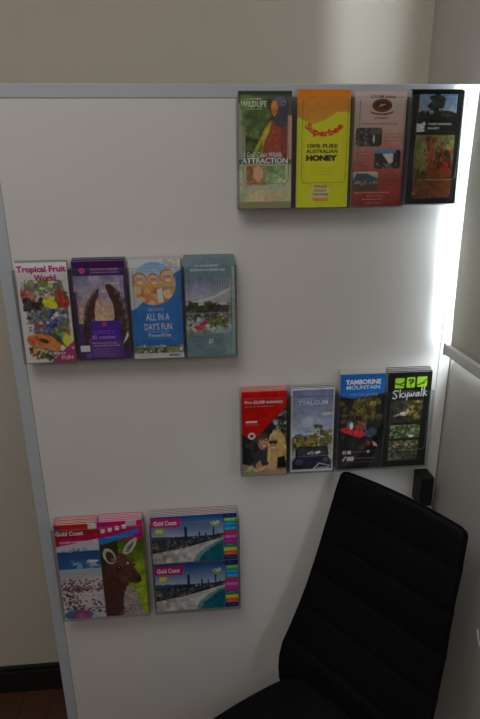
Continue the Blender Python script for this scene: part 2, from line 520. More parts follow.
# ------------------------------------------------------------------ printed artwork
class Art:
    """A small picture laid down in ink on the cover's own mesh; u to the right, v down, both 0..1."""
    S = 3

    def __init__(self, w, h, bg_, seed=1, cell=0.00105):
        self.w, self.h = w, h
        self.nx, self.ny = max(8, int(round(w / cell))), max(8, int(round(h / cell)))
        X, Y = (self.nx + 1) * self.S, (self.ny + 1) * self.S
        self.u = ((np.arange(X) + 0.5) / X)[None, :]
        self.v = ((np.arange(Y) + 0.5) / Y)[:, None]
        self.a = np.zeros((Y, X, 3))
        self.a[:] = np.array(bg_) / 255.0
        self.rng = np.random.default_rng(seed)
        self.text_items = []
        self.clip = None

    def put(self, m, c, al=1.0):
        m = m.astype(float) * al
        if self.clip is not None:
            m = m * self.clip
        m = m[..., None]
        self.a = self.a * (1 - m) + (np.array(c) / 255.0) * m

    def boxm(self, u0, v0, u1, v1):
        return ((self.u >= u0) & (self.u <= u1)) & ((self.v >= v0) & (self.v <= v1))

    def rect(self, u0, v0, u1, v1, c, al=1.0):
        self.put(self.boxm(u0, v0, u1, v1), c, al)

    def rrect(self, u0, v0, u1, v1, r, c, al=1.0):
        k = self.h / self.w
        du = np.maximum(np.maximum(u0 + r - self.u, self.u - (u1 - r)), 0)
        dv = np.maximum(np.maximum(v0 + r / k - self.v, self.v - (v1 - r / k)), 0) * k
        m = (du * du + dv * dv <= r * r) & self.boxm(u0, v0, u1, v1)
        self.put(m, c, al)
        return m

    def ell(self, cu, cv, ru, rv, c, rot=0.0, al=1.0):
        k = self.h / self.w
        x, y = self.u - cu, (self.v - cv) * k
        cr, sr = math.cos(rot), math.sin(rot)
        a, b_ = (x * cr + y * sr) / ru, (-x * sr + y * cr) / (rv * k)
        m = a * a + b_ * b_ <= 1
        self.put(m, c, al)
        return m

    def polym(self, pts):
        m = np.zeros(self.a.shape[:2], bool)
        n = len(pts)
        for i in range(n):
            (x0, y0), (x1, y1) = pts[i], pts[(i + 1) % n]
            if y0 == y1:
                continue
            cr = ((self.v >= min(y0, y1)) & (self.v < max(y0, y1)))
            m ^= cr & (self.u < x0 + (self.v - y0) * (x1 - x0) / (y1 - y0))
        return m

    def poly(self, pts, c, al=1.0):
        m = self.polym(pts)
        self.put(m, c, al)
        return m

    def vgrad(self, u0, v0, u1, v1, c0, c1):
        t = np.clip((self.v - v0) / (v1 - v0), 0, 1)[..., None]
        g = (np.array(c0) * (1 - t) + np.array(c1) * t) / 255.0
        m = self.boxm(u0, v0, u1, v1).astype(float)
        if self.clip is not None:
            m = m * self.clip
        m = m[..., None]
        self.a = self.a * (1 - m) + g * m

    def blobs(self, u0, v0, u1, v1, cols, n, smin, smax, al=1.0, squash=0.5):
        k = self.h / self.w
        for _ in range(n):
            s = self.rng.uniform(smin, smax)
            cu, cv = self.rng.uniform(u0, u1), self.rng.uniform(v0, v1)
            c = cols[self.rng.integers(len(cols))]
            j = self.rng.uniform(0.8, 1.2)
            self.ell(cu, cv, s, s / k * self.rng.uniform(squash, 1.0), tuple(min(255, q * j) for q in c), self.rng.uniform(0, 3.14), al)

    def line(self, pts, wd, c, al=1.0):
        k = self.h / self.w
        m = np.zeros(self.a.shape[:2], bool)
        for i in range(len(pts) - 1):
            (x0, y0), (x1, y1) = pts[i], pts[i + 1]
            dx, dy = x1 - x0, (y1 - y0) * k
            L = dx * dx + dy * dy + 1e-12
            px, py = self.u - x0, (self.v - y0) * k
            t = np.clip((px * dx + py * dy) / L, 0, 1)
            m |= (px - t * dx) ** 2 + (py - t * dy) ** 2 <= (wd / 2) ** 2
        self.put(m, c, al)

    def fine(self, u0, v0, u1, v1, rows, c, al=0.7, fill=0.5):
        """lines of print too small to read"""
        hgt = (v1 - v0) / rows
        for i in range(rows):
            x, vv = u0, v0 + i * hgt
            end = u1 - self.rng.uniform(0, 0.12) * (u1 - u0)
            while x < end:
                wl = self.rng.uniform(0.03, 0.09)
                self.rect(x, vv + hgt * (0.5 - fill / 2), min(x + wl, end), vv + hgt * (0.5 + fill / 2), c, al)
                x += wl + 0.014

    def window(self, m):
        self.clip = m.astype(float)

    def free(self):
        self.clip = None

    def grain(self, u0, v0, u1, v1, amp, cell, chroma=0.3):
        """photographic texture: smooth random light and dark patches, cell as a share of the width"""
        k = self.h / self.w
        Y, X = self.a.shape[:2]
        m = self.boxm(u0, v0, u1, v1).astype(float)
        if self.clip is not None:
            m = m * self.clip
        gx, gy = int(1 / cell) + 3, int(k / cell) + 3
        fx, fy = self.u[0] * (gx - 2), self.v[:, 0] * (gy - 2)
        ix, iy = fx.astype(int), fy.astype(int)
        tx, ty = (fx - ix)[None, :, None], (fy - iy)[:, None, None]
        tx, ty = tx * tx * (3 - 2 * tx), ty * ty * (3 - 2 * ty)
        G = self.rng.normal(0, 1, (gy, gx, 1)) + chroma * self.rng.normal(0, 1, (gy, gx, 3))
        g = (G[iy][:, ix] * (1 - tx) + G[iy][:, ix + 1] * tx) * (1 - ty) + (G[iy + 1][:, ix] * (1 - tx) + G[iy + 1][:, ix + 1] * tx) * ty
        self.a = np.clip(self.a * (1 + amp * g * m[..., None]), 0, 1)

    def photo(self, u0, v0, u1, v1, amp=0.2):
        self.grain(u0, v0, u1, v1, amp * 0.55, 0.05, 0.2)
        self.grain(u0, v0, u1, v1, amp * 0.5, 0.018, 0.2)

    def text(self, s, u0, v0, u1, v1, c, bold=0.0, shear=0.0, sag=0.0):
        self.text_items.append((s, u0, v0, u1, v1, c, bold, shear, sag))


def unit(c, E, veil=0.005):
    """seen colour -> pigment reflectance, under light level E"""
    return np.clip((lin(np.asarray(c, float)) - veil) / E, 0.004, 0.88)


INKS = {}


def ink(c):
    key = tuple(np.round(c, 2))
    if key not in INKS:
        INKS[key] = mat('ink_%02d' % (len(INKS) + 1), tuple(float(q) for q in key) + (1.0,), 0.45, 0.25)
    return INKS[key]


def cover_mesh(art, E):
    S = Art.S
    ny, nx = art.ny + 1, art.nx + 1
    a = art.a.reshape(ny, S, nx, S, 3).mean(axis=(1, 3))
    ref = unit(a, E)
    me = bpy.data.meshes.new('cover_print')
    xs = np.linspace(-art.w / 2, art.w / 2, nx)
    zs_ = np.linspace(art.h, 0, ny)
    co_ = np.zeros((ny, nx, 3))
    co_[..., 0] = xs[None, :]
    co_[..., 2] = zs_[:, None]
    idx = np.arange(ny * nx).reshape(ny, nx)
    q = np.stack([idx[:-1, :-1], idx[1:, :-1], idx[1:, 1:], idx[:-1, 1:]], -1).reshape(-1, 4)
    me.from_pydata(co_.reshape(-1, 3).tolist(), [], q.tolist())
    ca = me.color_attributes.new('ink', 'FLOAT_COLOR', 'POINT')
    ca.data.foreach_set('color', np.concatenate([ref.reshape(-1, 3), np.ones((ny * nx, 1))], 1).astype(np.float32).ravel())
    me.materials.append(M_PRINT)
    return me


def lettering(art, E, parent):
    """each printed line is a flat mesh of its own on the cover"""
    for (s, u0, v0, u1, v1, c, bold, shear, sag) in art.text_items:
        cu = bpy.data.curves.new('lettering', 'FONT')
        cu.body = s
        cu.offset = bold
        cu.shear = shear
        cu.resolution_u = 3
        o = bpy.data.objects.new('lettering', cu)
        col.objects.link(o)
        bpy.context.view_layer.update()
        me = bpy.data.meshes.new_from_object(o.evaluated_get(bpy.context.evaluated_depsgraph_get()))
        bpy.data.objects.remove(o)
        P = np.array([v.co[:] for v in me.vertices])
        lo, hi = P.min(0), P.max(0)
        for v in me.vertices:
            tu = (v.co[0] - lo[0]) / (hi[0] - lo[0])
            tv = (v.co[1] - lo[1]) / max(1e-6, hi[1] - lo[1])
            u = u0 + tu * (u1 - u0)
            w_ = v1 + tv * (v0 - v1)
            v.co = ((u - 0.5) * art.w, -0.00012, (1 - w_) * art.h)
            if sag:                                      # set the line on an arc that sags in the middle
                half, sg = (u1 - u0) * art.w / 2, sag * art.h
                R = (half * half + sg * sg) / (2 * sg)
                th = (2 * tu - 1) * math.asin(half / R)
                r_ = R - tv * (v1 - v0) * art.h
                v.co = ((u0 + u1 - 1) / 2 * art.w + r_ * math.sin(th), -0.00012, (1 - v1) * art.h + R - r_ * math.cos(th))
        me.name = 'lettering'
        me.materials.clear()
        me.materials.append(ink(unit(np.array(c) / 255.0, E)))
        lt = link('lettering', me, parent)
        lt.location = (0, -0.0001, 0)


WHITE = (205, 200, 196)


def art_wildlife(w, h):
    A = Art(w, h, (140, 136, 108), 11)
    A.vgrad(0, 0, 1, 0.11, (44, 50, 34), (60, 66, 44))
    A.rect(0, 0.0, 1, 0.025, (40, 44, 34))
    A.rect(0.13, 0.07, 0.92, 0.60, (42, 46, 34))
    A.rect(0.0, 0.10, 0.13, 0.60, (112, 112, 98))  # pale side margins: acrylic reflection painted into the print
    A.rect(0.92, 0.07, 1.0, 0.20, (60, 58, 60))
    A.rect(0.92, 0.20, 1.0, 0.60, (158, 118, 102))
    A.window(A.boxm(0.0, 0.03, 0.92, 0.56))
    A.blobs(0.1, 0.05, 0.6, 0.30, [(78, 96, 48), (92, 112, 60), (62, 78, 42), (70, 84, 44)], 26, 0.05, 0.14, 0.55)
    A.blobs(0.13, 0.22, 0.45, 0.5, [(74, 92, 46), (58, 70, 38), (48, 54, 34)], 18, 0.05, 0.13, 0.5)
    A.poly([(0.60, 0.24), (0.92, 0.20), (0.92, 0.57), (0.36, 0.57), (0.46, 0.42)], (104, 50, 38))
    A.ell(0.74, 0.36, 0.20, 0.13, (122, 54, 38), 0.2, 0.8)
    A.ell(0.70, 0.44, 0.22, 0.10, (112, 52, 42), 0.0, 0.7)
    A.poly([(0.80, 0.26), (0.92, 0.24), (0.92, 0.57), (0.78, 0.57)], (78, 42, 40), 0.6)
    for q in range(26):
        x_, y_ = A.rng.uniform(0.5, 0.9), A.rng.uniform(0.3, 0.55)
        A.ell(x_, y_, 0.035, 0.008, A.rng.choice([(138, 62, 42), (92, 42, 36), (126, 70, 48)]), 0.5, 0.45)
    A.poly([(0.22, 0.57), (0.34, 0.45), (0.50, 0.30), (0.62, 0.235), (0.58, 0.33), (0.48, 0.43), (0.42, 0.57)], (120, 116, 38))
    A.poly([(0.26, 0.57), (0.38, 0.47), (0.50, 0.37), (0.46, 0.45), (0.40, 0.57)], (72, 86, 36))
    A.poly([(0.46, 0.37), (0.60, 0.25), (0.55, 0.35), (0.44, 0.47)], (150, 128, 40), 0.8)
    A.ell(0.80, 0.155, 0.17, 0.115, (48, 46, 56))
    A.ell(0.77, 0.085, 0.12, 0.045, (62, 64, 88))
    A.ell(0.80, 0.235, 0.15, 0.06, (50, 46, 52))
    A.poly([(0.60, 0.12), (0.64, 0.075), (0.71, 0.075), (0.74, 0.13), (0.72, 0.18), (0.66, 0.21), (0.62, 0.18)], (168, 84, 36))
    A.ell(0.66, 0.11, 0.035, 0.03, (188, 110, 56), 0.0, 0.8)
    A.line([(0.62, 0.165), (0.66, 0.175), (0.72, 0.16)], 0.015, (110, 52, 30))
    A.ell(0.84, 0.10, 0.045, 0.02, (96, 92, 96))
    A.ell(0.84, 0.10, 0.02, 0.010, (24, 22, 24))
    A.free()
    A.rect(0, 0.57, 1, 0.61, (70, 70, 64))
    A.rect(0.14, 0.62, 0.88, 0.795, (120, 92, 66))
    A.window(A.boxm(0.14, 0.62, 0.88, 0.795))
    A.vgrad(0.5, 0.62, 0.9, 0.80, (96, 110, 76), (116, 128, 96))
    A.blobs(0.55, 0.63, 0.88, 0.78, [(84, 108, 66), (128, 140, 110), (102, 122, 84)], 18, 0.04, 0.09, 0.6)
    A.ell(0.30, 0.72, 0.17, 0.10, (128, 90, 62))
    A.ell(0.36, 0.69, 0.10, 0.062, (168, 126, 96))
    A.ell(0.20, 0.69, 0.07, 0.07, (112, 76, 52))
    A.free()
    A.fine(0.16, 0.80, 0.9, 0.84, 1, (128, 136, 152), 0.6, 0.5)
    A.poly([(0.45, 0.94), (0.62, 0.84), (0.86, 0.94)], (146, 128, 96))
    A.poly([(0.16, 0.94), (0.30, 0.84), (0.5, 0.94)], (158, 140, 108))
    A.rect(0, 0.94, 1, 1, (104, 100, 74))
    A.blobs(0.0, 0.63, 0.12, 0.94, [(108, 128, 96), (116, 132, 140), (142, 140, 106)], 16, 0.03, 0.06, 0.6)
    A.photo(0.13, 0.06, 0.91, 0.55, 0.09)
    A.photo(0.14, 0.62, 0.88, 0.79, 0.14)
    A.photo(0.0, 0.6, 1.0, 0.95, 0.05)
    A.text('CURRUMBIN', 0.16, 0.055, 0.44, 0.068, (168, 164, 128), 0.01)
    A.text('WILDLIFE', 0.05, 0.078, 0.53, 0.128, (190, 184, 142), 0.02)
    A.text('SANCTUARY', 0.14, 0.138, 0.44, 0.15, (150, 148, 118), 0.01)
    A.text('A Gold Coast Wildlife', 0.06, 0.505, 0.82, 0.55, (200, 196, 180), 0.006, 0.2)
    A.text('ATTRACTION', 0.05, 0.555, 0.93, 0.605, (212, 206, 186), 0.03)
    return A


def art_honey(w, h):
    A = Art(w, h, (188, 162, 18), 12)
    A.vgrad(0, 0, 1, 0.3, (178, 84, 24), (194, 112, 26))
    A.poly([(0, 0.22), (0.10, 0.24), (0.3, 0.28), (0.55, 0.24), (0.75, 0.18), (0.9, 0.175), (1, 0.19), (1, 1), (0, 1)], (190, 156, 16))
    A.vgrad(0, 0.36, 0.14, 0.5, (190, 150, 22), (186, 162, 18))
    for x in (0.14, 0.87):
        A.rect(x, 0.16, x + 0.012, 0.80, (160, 130, 22), 0.55)
    A.rect(0.14, 0.80, 0.88, 0.806, (160, 132, 22), 0.4)
    A.fine(0.26, 0.635, 0.78, 0.72, 3, (140, 118, 26), 0.7, 0.3)
    A.ell(0.46, 0.865, 0.20, 0.075, (196, 158, 84))
    A.ell(0.46, 0.855, 0.15, 0.06, (206, 172, 112), 0, 0.8)
    A.poly([(0.31, 0.905), (0.64, 0.905), (0.60, 0.945), (0.35, 0.945)], (172, 96, 44))
    A.rect(0.31, 0.91, 0.63, 0.916, (204, 164, 96))
    A.grain(0, 0, 1, 1, 0.035, 0.06)
    A.text('Superbee', 0.11, 0.322, 0.91, 0.402, (164, 40, 24), 0.05, 0.0, 0.09)
    A.text('100% PURE', 0.20, 0.445, 0.78, 0.48, (56, 38, 20), 0.035)
    A.text('AUSTRALIAN', 0.18, 0.492, 0.78, 0.525, (60, 40, 20), 0.035)
    A.text('HONEY', 0.18, 0.54, 0.78, 0.592, (34, 24, 14), 0.075)
    A.text('FREE', 0.36, 0.80, 0.60, 0.828, (176, 60, 30), 0.03)
    A.text('HONEY', 0.34, 0.84, 0.60, 0.862, (70, 46, 22), 0.02)
    A.text('TASTING', 0.31, 0.873, 0.63, 0.897, (60, 40, 20), 0.03)
    return A


def art_winery(w, h):
    A = Art(w, h, (140, 122, 116), 13)
    A.vgrad(0, 0, 1, 0.28, (138, 126, 120), (136, 114, 108))
    A.vgrad(0, 0.28, 1, 0.75, (136, 114, 108), (112, 46, 38))
    A.vgrad(0, 0.75, 1, 1.0, (112, 46, 38), (88, 30, 28))
    A.ell(0.53, 0.118, 0.19, 0.055, (50, 20, 18))
    A.ell(0.53, 0.116, 0.165, 0.046, (84, 40, 26))
    A.ell(0.53, 0.116, 0.14, 0.038, (52, 20, 18))
    A.photo(0.05, 0.305, 0.56, 0.465, 0.2)
    A.photo(0.43, 0.495, 0.94, 0.66, 0.12)
    A.photo(0.02, 0.685, 0.52, 0.86, 0.2)
    A.grain(0, 0.3, 1, 1, 0.05, 0.1)
    A.text('JP', 0.46, 0.103, 0.60, 0.129, (176, 136, 50), 0.02, 0.2)
    A.poly([(0.30, 0.160), (0.40, 0.178), (0.54, 0.184), (0.68, 0.176), (0.76, 0.160), (0.74, 0.182), (0.62, 0.200), (0.48, 0.200), (0.34, 0.186)], (112, 74, 34))
    A.line([(0.32, 0.178), (0.48, 0.193), (0.62, 0.192), (0.74, 0.176)], 0.016, (60, 24, 20))
    A.text('ILNAM Estate', 0.31, 0.028, 0.78, 0.056, (48, 30, 44), 0.015)
    A.text('WINERY', 0.38, 0.212, 0.67, 0.232, (66, 44, 50), 0.015)
    A.fine(0.14, 0.258, 0.92, 0.285, 1, (92, 66, 66), 0.7, 0.5)
    A.fine(0.60, 0.345, 0.93, 0.43, 3, (104, 66, 62), 0.7, 0.3)
    A.fine(0.06, 0.50, 0.36, 0.645, 5, (92, 52, 48), 0.6, 0.3)
    A.fine(0.52, 0.70, 0.92, 0.82, 4, (86, 36, 32), 0.6, 0.3)
    m = A.rrect(0.05, 0.305, 0.56, 0.465, 0.06, (34, 32, 34))
    A.window(m)
    A.blobs(0.05, 0.31, 0.3, 0.46, [(70, 68, 68), (92, 90, 88), (44, 42, 42)], 26, 0.015, 0.04, 0.8)
    A.rect(0.32, 0.31, 0.55, 0.36, (58, 58, 58))
    A.ell(0.40, 0.40, 0.018, 0.035, (168, 168, 168))
    A.free()
    m = A.rrect(0.43, 0.495, 0.94, 0.66, 0.05, (34, 34, 34))
    A.window(m)
    A.rect(0.43, 0.495, 0.85, 0.525, (44, 100, 146))
    A.poly([(0.58, 0.53), (0.80, 0.525), (0.80, 0.60), (0.73, 0.62)], (150, 142, 132))
    A.blobs(0.44, 0.61, 0.92, 0.66, [(60, 78, 76), (88, 92, 88), (48, 58, 52)], 20, 0.015, 0.04, 0.8)
    A.rect(0.88, 0.49, 0.95, 0.66, (26, 26, 26))
    A.free()
    m = A.rrect(0.02, 0.685, 0.52, 0.86, 0.05, (84, 46, 42))
    A.window(m)
    A.vgrad(0.0, 0.685, 0.55, 0.78, (150, 132, 128), (52, 78, 96))
    A.poly([(0.10, 0.70), (0.30, 0.70), (0.52, 0.75), (0.52, 0.80), (0.02, 0.78)], (46, 56, 68))
    A.rect(0.02, 0.785, 0.52, 0.84, (56, 50, 44))
    A.blobs(0.02, 0.77, 0.5, 0.80, [(150, 140, 134), (110, 96, 90), (60, 50, 48)], 18, 0.012, 0.03, 0.8)
    A.rect(0.02, 0.81, 0.52, 0.87, (54, 46, 34), 0.7)
    A.free()
    A.fine(0.06, 0.86, 0.86, 0.885, 1, (168, 118, 106), 0.7, 0.4)
    A.fine(0.30, 0.89, 0.60, 0.915, 1, (150, 104, 94), 0.7, 0.4)
    A.fine(0.22, 0.92, 0.66, 0.945, 1, (168, 118, 106), 0.7, 0.4)
    A.fine(0.28, 0.955, 0.60, 0.978, 1, (150, 104, 94), 0.7, 0.4)
    return A


def art_gallery(w, h):
    A = Art(w, h, (20, 18, 17), 14)
    A.window(A.boxm(0.15, 0.035, 0.87, 0.235))
    A.vgrad(0.1, 0.03, 0.9, 0.24, (70, 92, 122), (110, 116, 116))
    A.blobs(0.36, 0.05, 0.62, 0.16, [(26, 30, 26), (34, 40, 32)], 26, 0.03, 0.07)
    A.rect(0.46, 0.14, 0.53, 0.2, (28, 26, 22))
    A.poly([(0.12, 0.19), (0.35, 0.165), (0.75, 0.175), (0.9, 0.20), (0.9, 0.24), (0.1, 0.24)], (28, 28, 24))
    A.ell(0.35, 0.185, 0.09, 0.017, (86, 98, 112))
    A.blobs(0.15, 0.18, 0.87, 0.23, [(34, 34, 26), (48, 44, 32), (22, 22, 20)], 30, 0.015, 0.04)
    A.free()
    A.rect(0.12, 0.285, 0.30, 0.35, (22, 20, 20))
    for q in range(4):
        A.line([(0.135, 0.288 + q * 0.019), (0.20, 0.296 + q * 0.017), (0.27, 0.275 + q * 0.021)], 0.026, (196, 194, 190))
    A.line([(0.20, 0.33), (0.29, 0.285)], 0.02, (196, 194, 190))
    A.line([(0.15, 0.345), (0.27, 0.345)], 0.02, (196, 194, 190))
    A.text('TWEED REGIONAL', 0.34, 0.277, 0.80, 0.295, (170, 168, 164), 0.012)
    A.text('GALLERY', 0.34, 0.312, 0.57, 0.330, (170, 168, 164), 0.012)
    A.rect(0.15, 0.352, 0.88, 0.356, (62, 60, 56))
    A.vgrad(0.13, 0.38, 0.88, 0.94, (104, 106, 62), (80, 62, 34))
    A.window(A.boxm(0.13, 0.38, 0.88, 0.94))
    A.blobs(0.13, 0.40, 0.4, 0.75, [(98, 100, 56), (112, 112, 66), (88, 88, 50)], 20, 0.05, 0.1, 0.5)
    A.blobs(0.62, 0.40, 0.88, 0.6, [(116, 118, 70), (100, 104, 60)], 12, 0.05, 0.1, 0.5)
    A.poly([(0.40, 0.62), (0.86, 0.60), (0.92, 0.94), (0.30, 0.94)], (100, 54, 26))
    A.blobs(0.35, 0.64, 0.88, 0.93, [(112, 62, 30), (90, 46, 24), (80, 40, 24)], 30, 0.04, 0.1, 0.5)
    A.poly([(0.36, 0.42), (0.46, 0.40), (0.50, 0.50), (0.48, 0.62), (0.38, 0.62)], (108, 50, 34))
    A.blobs(0.34, 0.40, 0.52, 0.6, [(120, 56, 36), (86, 40, 28), (130, 72, 44)], 14, 0.02, 0.05, 0.8)
    A.blobs(0.54, 0.52, 0.84, 0.68, [(62, 30, 24), (132, 40, 34), (92, 36, 28), (44, 26, 20)], 26, 0.03, 0.07, 0.8)
    A.blobs(0.6, 0.6, 0.86, 0.68, [(152, 34, 34), (120, 30, 28)], 8, 0.03, 0.06, 0.9)
    A.blobs(0.18, 0.70, 0.36, 0.80, [(40, 36, 22), (60, 50, 30), (86, 52, 30)], 12, 0.03, 0.06, 0.8)
    A.blobs(0.13, 0.80, 0.5, 0.94, [(64, 50, 26), (90, 50, 26), (76, 42, 24)], 16, 0.04, 0.08, 0.7)
    A.free()
    A.ell(0.15, 0.90, 0.03, 0.013, (132, 88, 66))
    A.fine(0.18, 0.93, 0.5, 0.95, 1, (110, 84, 66), 0.6, 0.4)
    A.photo(0.15, 0.035, 0.87, 0.235, 0.12)
    A.window(A.boxm(0.13, 0.38, 0.88, 0.94))
    A.a = A.a * (1 - 0.16 * A.clip[..., None])
    A.photo(0.13, 0.38, 0.88, 0.94, 0.14)
    A.blobs(0.5, 0.45, 0.85, 0.7, [(36, 24, 18), (66, 30, 22), (124, 44, 34)], 26, 0.015, 0.035, 0.9)
    A.blobs(0.3, 0.4, 0.5, 0.75, [(96, 44, 28), (60, 34, 22)], 16, 0.015, 0.03, 0.9)
    A.blobs(0.18, 0.68, 0.4, 0.82, [(36, 30, 18), (52, 40, 24)], 14, 0.015, 0.03, 0.9)
    A.line([(0.42, 0.42), (0.44, 0.55), (0.40, 0.66)], 0.03, (112, 58, 36))
    A.line([(0.52, 0.62), (0.62, 0.54), (0.72, 0.60), (0.80, 0.56)], 0.02, (34, 24, 18))
    A.free()
    return A


def art_fruit(w, h):
    A = Art(w, h, (156, 150, 150), 15)
    A.poly([(0.14, 0.20), (0.88, 0.20), (0.95, 0.40), (0.93, 0.78), (0.72, 0.92), (0.45, 0.97), (0.12, 0.93), (0.16, 0.72), (0.10, 0.34)], (84, 84, 78))
    A.poly([(0.10, 0.56), (0.24, 0.60), (0.20, 0.74), (0.10, 0.72)], (150, 144, 146))
    g = [(70, 92, 56), (90, 104, 60), (52, 66, 46), (120, 128, 90)]
    A.blobs(0.15, 0.22, 0.85, 0.36, g + [(110, 120, 126)], 50, 0.03, 0.09, 0.85, 0.3)
    A.blobs(0.16, 0.18, 0.85, 0.22, [(96, 104, 50), (130, 130, 70), (80, 94, 48)], 12, 0.03, 0.09, 0.9, 0.25)
    A.blobs(0.08, 0.27, 0.26, 0.34, [(150, 92, 84), (138, 76, 72)], 10, 0.05, 0.08)
    A.blobs(0.25, 0.31, 0.7, 0.37, [(138, 92, 82), (146, 118, 110), (120, 96, 80)], 16, 0.04, 0.09, 0.8, 0.3)
    A.blobs(0.12, 0.36, 0.45, 0.46, [(32, 30, 34), (44, 40, 40), (60, 52, 56)], 30, 0.04, 0.08)
    A.ell(0.58, 0.395, 0.13, 0.045, (178, 150, 30), 0.2)
    A.ell(0.66, 0.42, 0.10, 0.035, (190, 162, 44), -0.3)
    A.ell(0.69, 0.355, 0.05, 0.03, (190, 160, 40), 0.6)
    A.ell(0.86, 0.39, 0.13, 0.065, (128, 44, 38))
    A.ell(0.80, 0.30, 0.09, 0.04, (126, 46, 42))
    A.blobs(0.7, 0.3, 0.95, 0.36, [(64, 84, 44), (120, 50, 42)], 8, 0.03, 0.05)
    A.blobs(0.12, 0.46, 0.9, 0.60, [(62, 76, 110), (98, 84, 100), (60, 82, 56), (120, 112, 116), (56, 44, 60), (44, 60, 104)], 90, 0.02, 0.05, 0.9)
    A.blobs(0.15, 0.58, 0.72, 0.70, [(104, 58, 76), (130, 104, 116), (88, 66, 80), (60, 58, 78)], 60, 0.02, 0.045, 0.9)
    A.blobs(0.48, 0.60, 0.72, 0.72, [(40, 52, 104), (52, 66, 118)], 10, 0.04, 0.07)
    A.blobs(0.55, 0.46, 0.74, 0.56, [(150, 146, 160), (48, 58, 116), (40, 44, 70)], 8, 0.03, 0.06)
    A.blobs(0.66, 0.64, 0.84, 0.74, [(62, 104, 48), (84, 120, 56)], 10, 0.03, 0.06)
    A.blobs(0.80, 0.58, 0.93, 0.72, [(140, 48, 36), (170, 150, 40), (66, 92, 48)], 10, 0.02, 0.05)
    A.poly([(0.50, 0.70), (0.70, 0.72), (0.80, 0.80), (0.72, 0.90), (0.5, 0.86)], (46, 58, 42))
    A.ell(0.36, 0.775, 0.30, 0.07, (170, 88, 46), 0.15)
    A.ell(0.60, 0.83, 0.17, 0.05, (174, 92, 48), 0.35)
    A.ell(0.20, 0.765, 0.13, 0.05, (150, 78, 44), -0.3)
    A.ell(0.40, 0.775, 0.10, 0.022, (52, 34, 26), 0.4)
    A.ell(0.86, 0.775, 0.085, 0.058, (190, 160, 40))
    A.ell(0.76, 0.855, 0.04, 0.03, (190, 172, 130))
    A.blobs(0.10, 0.86, 0.42, 0.95, [(128, 72, 62), (170, 140, 60), (150, 130, 110), (70, 40, 34)], 45, 0.02, 0.05)
    A.blobs(0.25, 0.90, 0.55, 0.97, [(44, 44, 42), (62, 74, 56), (120, 60, 60)], 16, 0.03, 0.05)
    A.poly([(0.50, 1.0), (0.72, 0.90), (0.86, 0.84), (1.0, 0.78), (1.0, 1.0)], (124, 34, 80))
    A.poly([(0.91, 0.84), (0.95, 0.855), (1.0, 0.83), (0.96, 0.87)], (196, 180, 190))
    A.fine(0.46, 0.885, 0.84, 0.93, 1, (180, 170, 180), 0.6, 0.45)
    A.window(A.polym([(0.08, 0.17), (0.92, 0.17), (1.0, 0.40), (0.96, 0.78), (0.74, 0.92), (0.45, 0.98), (0.08, 0.96), (0.12, 0.72), (0.06, 0.34)]))
    A.photo(0, 0, 1, 1, 0.24)
    A.free()
    A.text('FUN', 0.72, 0.935, 0.95, 0.975, (186, 160, 178), 0.01)
    A.text('Tropical Fruit', 0.02, 0.03, 0.98, 0.11, (118, 20, 78), 0.045)
    A.text('World', 0.34, 0.115, 0.77, 0.18, (118, 20, 78), 0.045)
    return A


